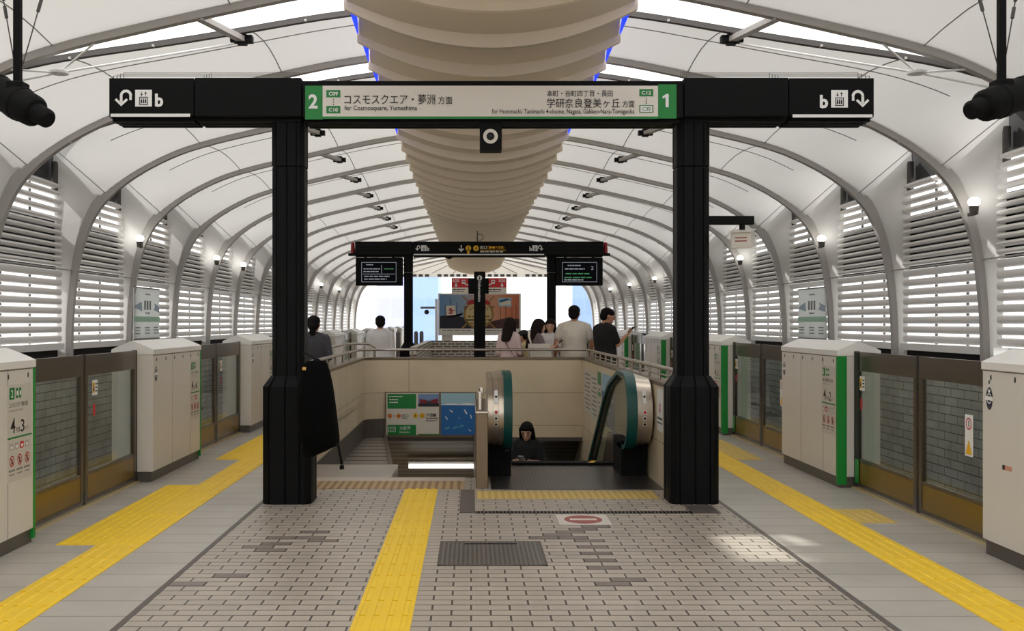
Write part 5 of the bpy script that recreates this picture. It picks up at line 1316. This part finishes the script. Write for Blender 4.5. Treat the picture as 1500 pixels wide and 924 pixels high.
# girl in the pale pink cardigan
A = {-1: ((-.21, -.02, 1.10), (-.16, .16, .96), (1, 0, 0), .5), 1: ((.21, .0, 1.10), (.17, .20, .98), (-1, 0, 0), .5)}
g_o = person('person with long dark hair in a pale pink cardigan behind the well wall', gp(746, YB), math.radians(-28), 1.62, A, 'long', cloth('cardigan_pink', (226, 200, 198)), 1.85, cloth('skirt_plaid', (92, 52, 54)), 'skirt', wide=.92, nod=math.radians(12), hairm=M_HAIRB)
sb_ = MB(); pts = [world(g_o, p, 1.62) for p in ((-.14, .11, 1.28), (-.10, .03, 1.445), (-.09, -.09, 1.40), (.02, -.15, 1.25), (.14, -.15, 1.08), (.19, -.10, .96))]
sb_.tube(pts, (.014, .004), 6)
e = thing('shoulder_bag', 'dark red shoulder bag with a thin strap on the person in the pink cardigan', 'bag', world(g_o, (.22, -.08, .88), 1.62))
sb_.build('strap', cloth('bag_strap', (96, 48, 50)), e)
c = world(g_o, (.235, -.06, .90), 1.62); MB().bbox(c.x-.05, c.x+.05, c.y-.12, c.y+.12, c.z-.11, c.z+.09, .02).build('bag_body', cloth('bag_red', (104, 52, 54)), e)
# child with a cap
A = {-1: ((-.20, .06, 1.12), (-.12, .26, 1.18), (0, 0, 1), .8), 1: ((.20, .06, 1.12), (.12, .26, 1.18), (0, 0, 1), .8)}
person('child in a dark cap facing left among the group at the well', gp(769, 18.75), math.radians(55), 1.40, A, 'cap', cloth('tee_yellow', (216, 206, 150)), .7, cloth('shorts_grey', (70, 70, 76)), 'trousers', wide=.9, nod=math.radians(10), skin=M_SKIN2)
# girl in the grey tee looking at a phone
A = {-1: ((-.19, .06, 1.12), (-.06, .28, 1.20), (0, -.2, 1), .9), 1: ((.19, .06, 1.12), (.09, .29, 1.22), (-.3, -.2, 1), .9)}
o = person('person with long hair in a grey brown tee shirt holding a phone', gp(786.5, 18.05), math.radians(-70), 1.60, A, 'longer', cloth('tee_taupe', (112, 98, 96)), .7, cloth('trousers_cream', (206, 198, 186)), 'trousers', wide=.9, nod=math.radians(14), hairm=M_HAIRB)
phone(o, 1.60, A[1][1], A[1][0], 'phone in the hands of the person in the grey brown tee shirt')
e = thing('tote_bag', 'large cream tote bag on the shoulder of the person in the grey brown tee shirt', 'bag', gp(790, 17.86))
c = Vector(gp(790, 17.86))
bb = MB(); n = 20
bb.loft([[(c.x+.20*w_*math.cos(2*math.pi*k/n)+dx, c.y+.055*math.sin(2*math.pi*k/n), z) for k in range(n)] for z, w_, dx in ((.80, .7, .03), (.86, .95, .03), (1.0, 1.0, .01), (1.12, .92, 0), (1.2, .86, -.01))])
bb.build('bag_body', cloth('canvas', (222, 214, 200)), e, smooth=True)
MB().tube([(c.x-.13, c.y-.03, 1.18), (c.x-.17, c.y+.0, 1.32), (c.x-.16, c.y+.10, 1.42), (c.x-.10, c.y+.22, 1.44), (c.x+.02, c.y+.20, 1.25), (c.x+.10, c.y+.03, 1.18)], (.020, .004), 6).build('strap', bpy.data.materials['canvas'], e)
# woman facing the camera
A = {-1: ((-.19, .05, 1.12), (-.05, .24, 1.16), (0, 0, 1), .8), 1: ((.19, .05, 1.12), (.05, .25, 1.14), (0, 0, 1), .8)}
person('person facing the camera with dark hair and a white top', gp(806.5, 19.1), math.radians(172), 1.60, A, 'long', cloth('top_white', (226, 222, 222)), .6, cloth('skirt_black', (22, 22, 24)), 'trousers', wide=.95, nod=math.radians(8), hairm=M_HAIRB)
# man in the white shirt on the left
person('person seen from behind in a white shirt, alone by the left well corner', gp(557, 19.3), math.radians(8), 1.655, DOWN, 'short', cloth('shirt_white', (222, 220, 220)), 1.75, cloth('trousers_beige', (196, 184, 166)), 'trousers', wide=1.18)
# woman with a bun beyond the left column
A = {-1: ((-.20, .02, 1.12), (-.10, .20, 1.10), (1, 0, 0), .6), 1: ((.24, -.03, 1.12), (.17, .16, 1.05), (-1, 0, 0), .6)}
person('person with tied dark hair and dark grey shirt beyond the left near column', gp(459.5, 15.1), math.radians(-4), 1.63, A, 'bun', cloth('shirt_slate', (66, 66, 72)), 1.2, cloth('skirt_dark', (16, 16, 18)), 'skirt', wide=1.12, skin=M_SKIN2)
# woman riding up the escalator
A = {-1: ((-.20, .05, 1.12), (-.07, .27, 1.16), (0, -.2, 1), .9), 1: ((.20, .05, 1.12), (.06, .29, 1.17), (0, -.2, 1), .9)}
ye = 14.7
o = person('person with long dark hair in a black top riding up the escalator', ((773-VX)*ye/F, ye, -(12.3+.4*round((ye-12.3)/.4)-12.3)*.577), math.radians(165), 1.60, A, 'longer', cloth('top_black', (14, 14, 16)), .95, cloth('trousers_white', (210, 206, 204)), 'trousers', wide=.98, nod=math.radians(24))
phone(o, 1.60, A[1][1], A[1][0], 'pale phone held by the person on the escalator', mat('phone_pale', (206, 206, 210), .3))
# ---- black cloth cover hanging at the left near column
BYc = 9.05
e = thing('black_cloth_bag', 'large black cloth garment bag hanging in front of the left near column, strap dangling', 'bag', at(462, 600, BYc))
n = 36; rings = []
for r, x0, x1, tl, ry in ((528, 452, 476, 0, .04), (533, 446, 480, 0, .07), (545, 441, 484, 1, .10), (565, 436.5, 488, 2, .14), (590, 434, 491, 2, .165), (620, 436, 494, 0, .18), (640, 440, 496, -2, .175), (652, 443, 496.5, -5, .165), (660, 446, 494, -8, .14), (664, 452, 484, -7, .08)):
    a, b_ = at(x0, r, BYc).x, at(x1, r, BYc).x; cx_ = (a+b_)/2; rx = (b_-a)/2; ring = []
    for k in range(n):
        t = 2*math.pi*k/n; f = 1+.025*math.sin(7*t+r*.02)+.015*math.sin(13*t)
        ring.append((cx_+rx*math.cos(t)*f, BYc+ry*math.sin(t)*f, H+(VY-(r+tl*math.cos(t)))*BYc/F))
    rings.append(ring)
MB().loft(rings).build('cover', mat('black_cloth', (7, 7, 8), .9, spec=.1, bump=.4, bscale=12), e, smooth=True)
MB().tube([at(492, 638, BYc), at(496, 655, BYc-.02), at(499, 670, BYc-.02), at(501, 680, BYc-.01)], (.018, .008), 8).bbox(*sorted((at(498, 0, BYc).x, at(504, 0, BYc).x)), BYc-.03, BYc+.01, at(0, 687, BYc).z, at(0, 681, BYc).z, .004).build('strap', M_MATTE, e)
kn = MB(); kn.ell(at(464, 530, BYc), (.035, .03, .03), 12, 8); kn.tube([at(464, 527, BYc), at(455, 521, BYc+.12), at(440, 515, GY+.11)], (.012, .006), 6); kn.build('drawstring', M_MATTE, e)
MB().box(*sorted((at(446.5, 0, BYc).x, at(451.5, 0, BYc).x)), BYc-.13, BYc-.125, at(0, 541, BYc).z, at(0, 536.5, BYc).z).build('brass_tag', mat('brass', (200, 166, 90), .35, metal=.8), e)
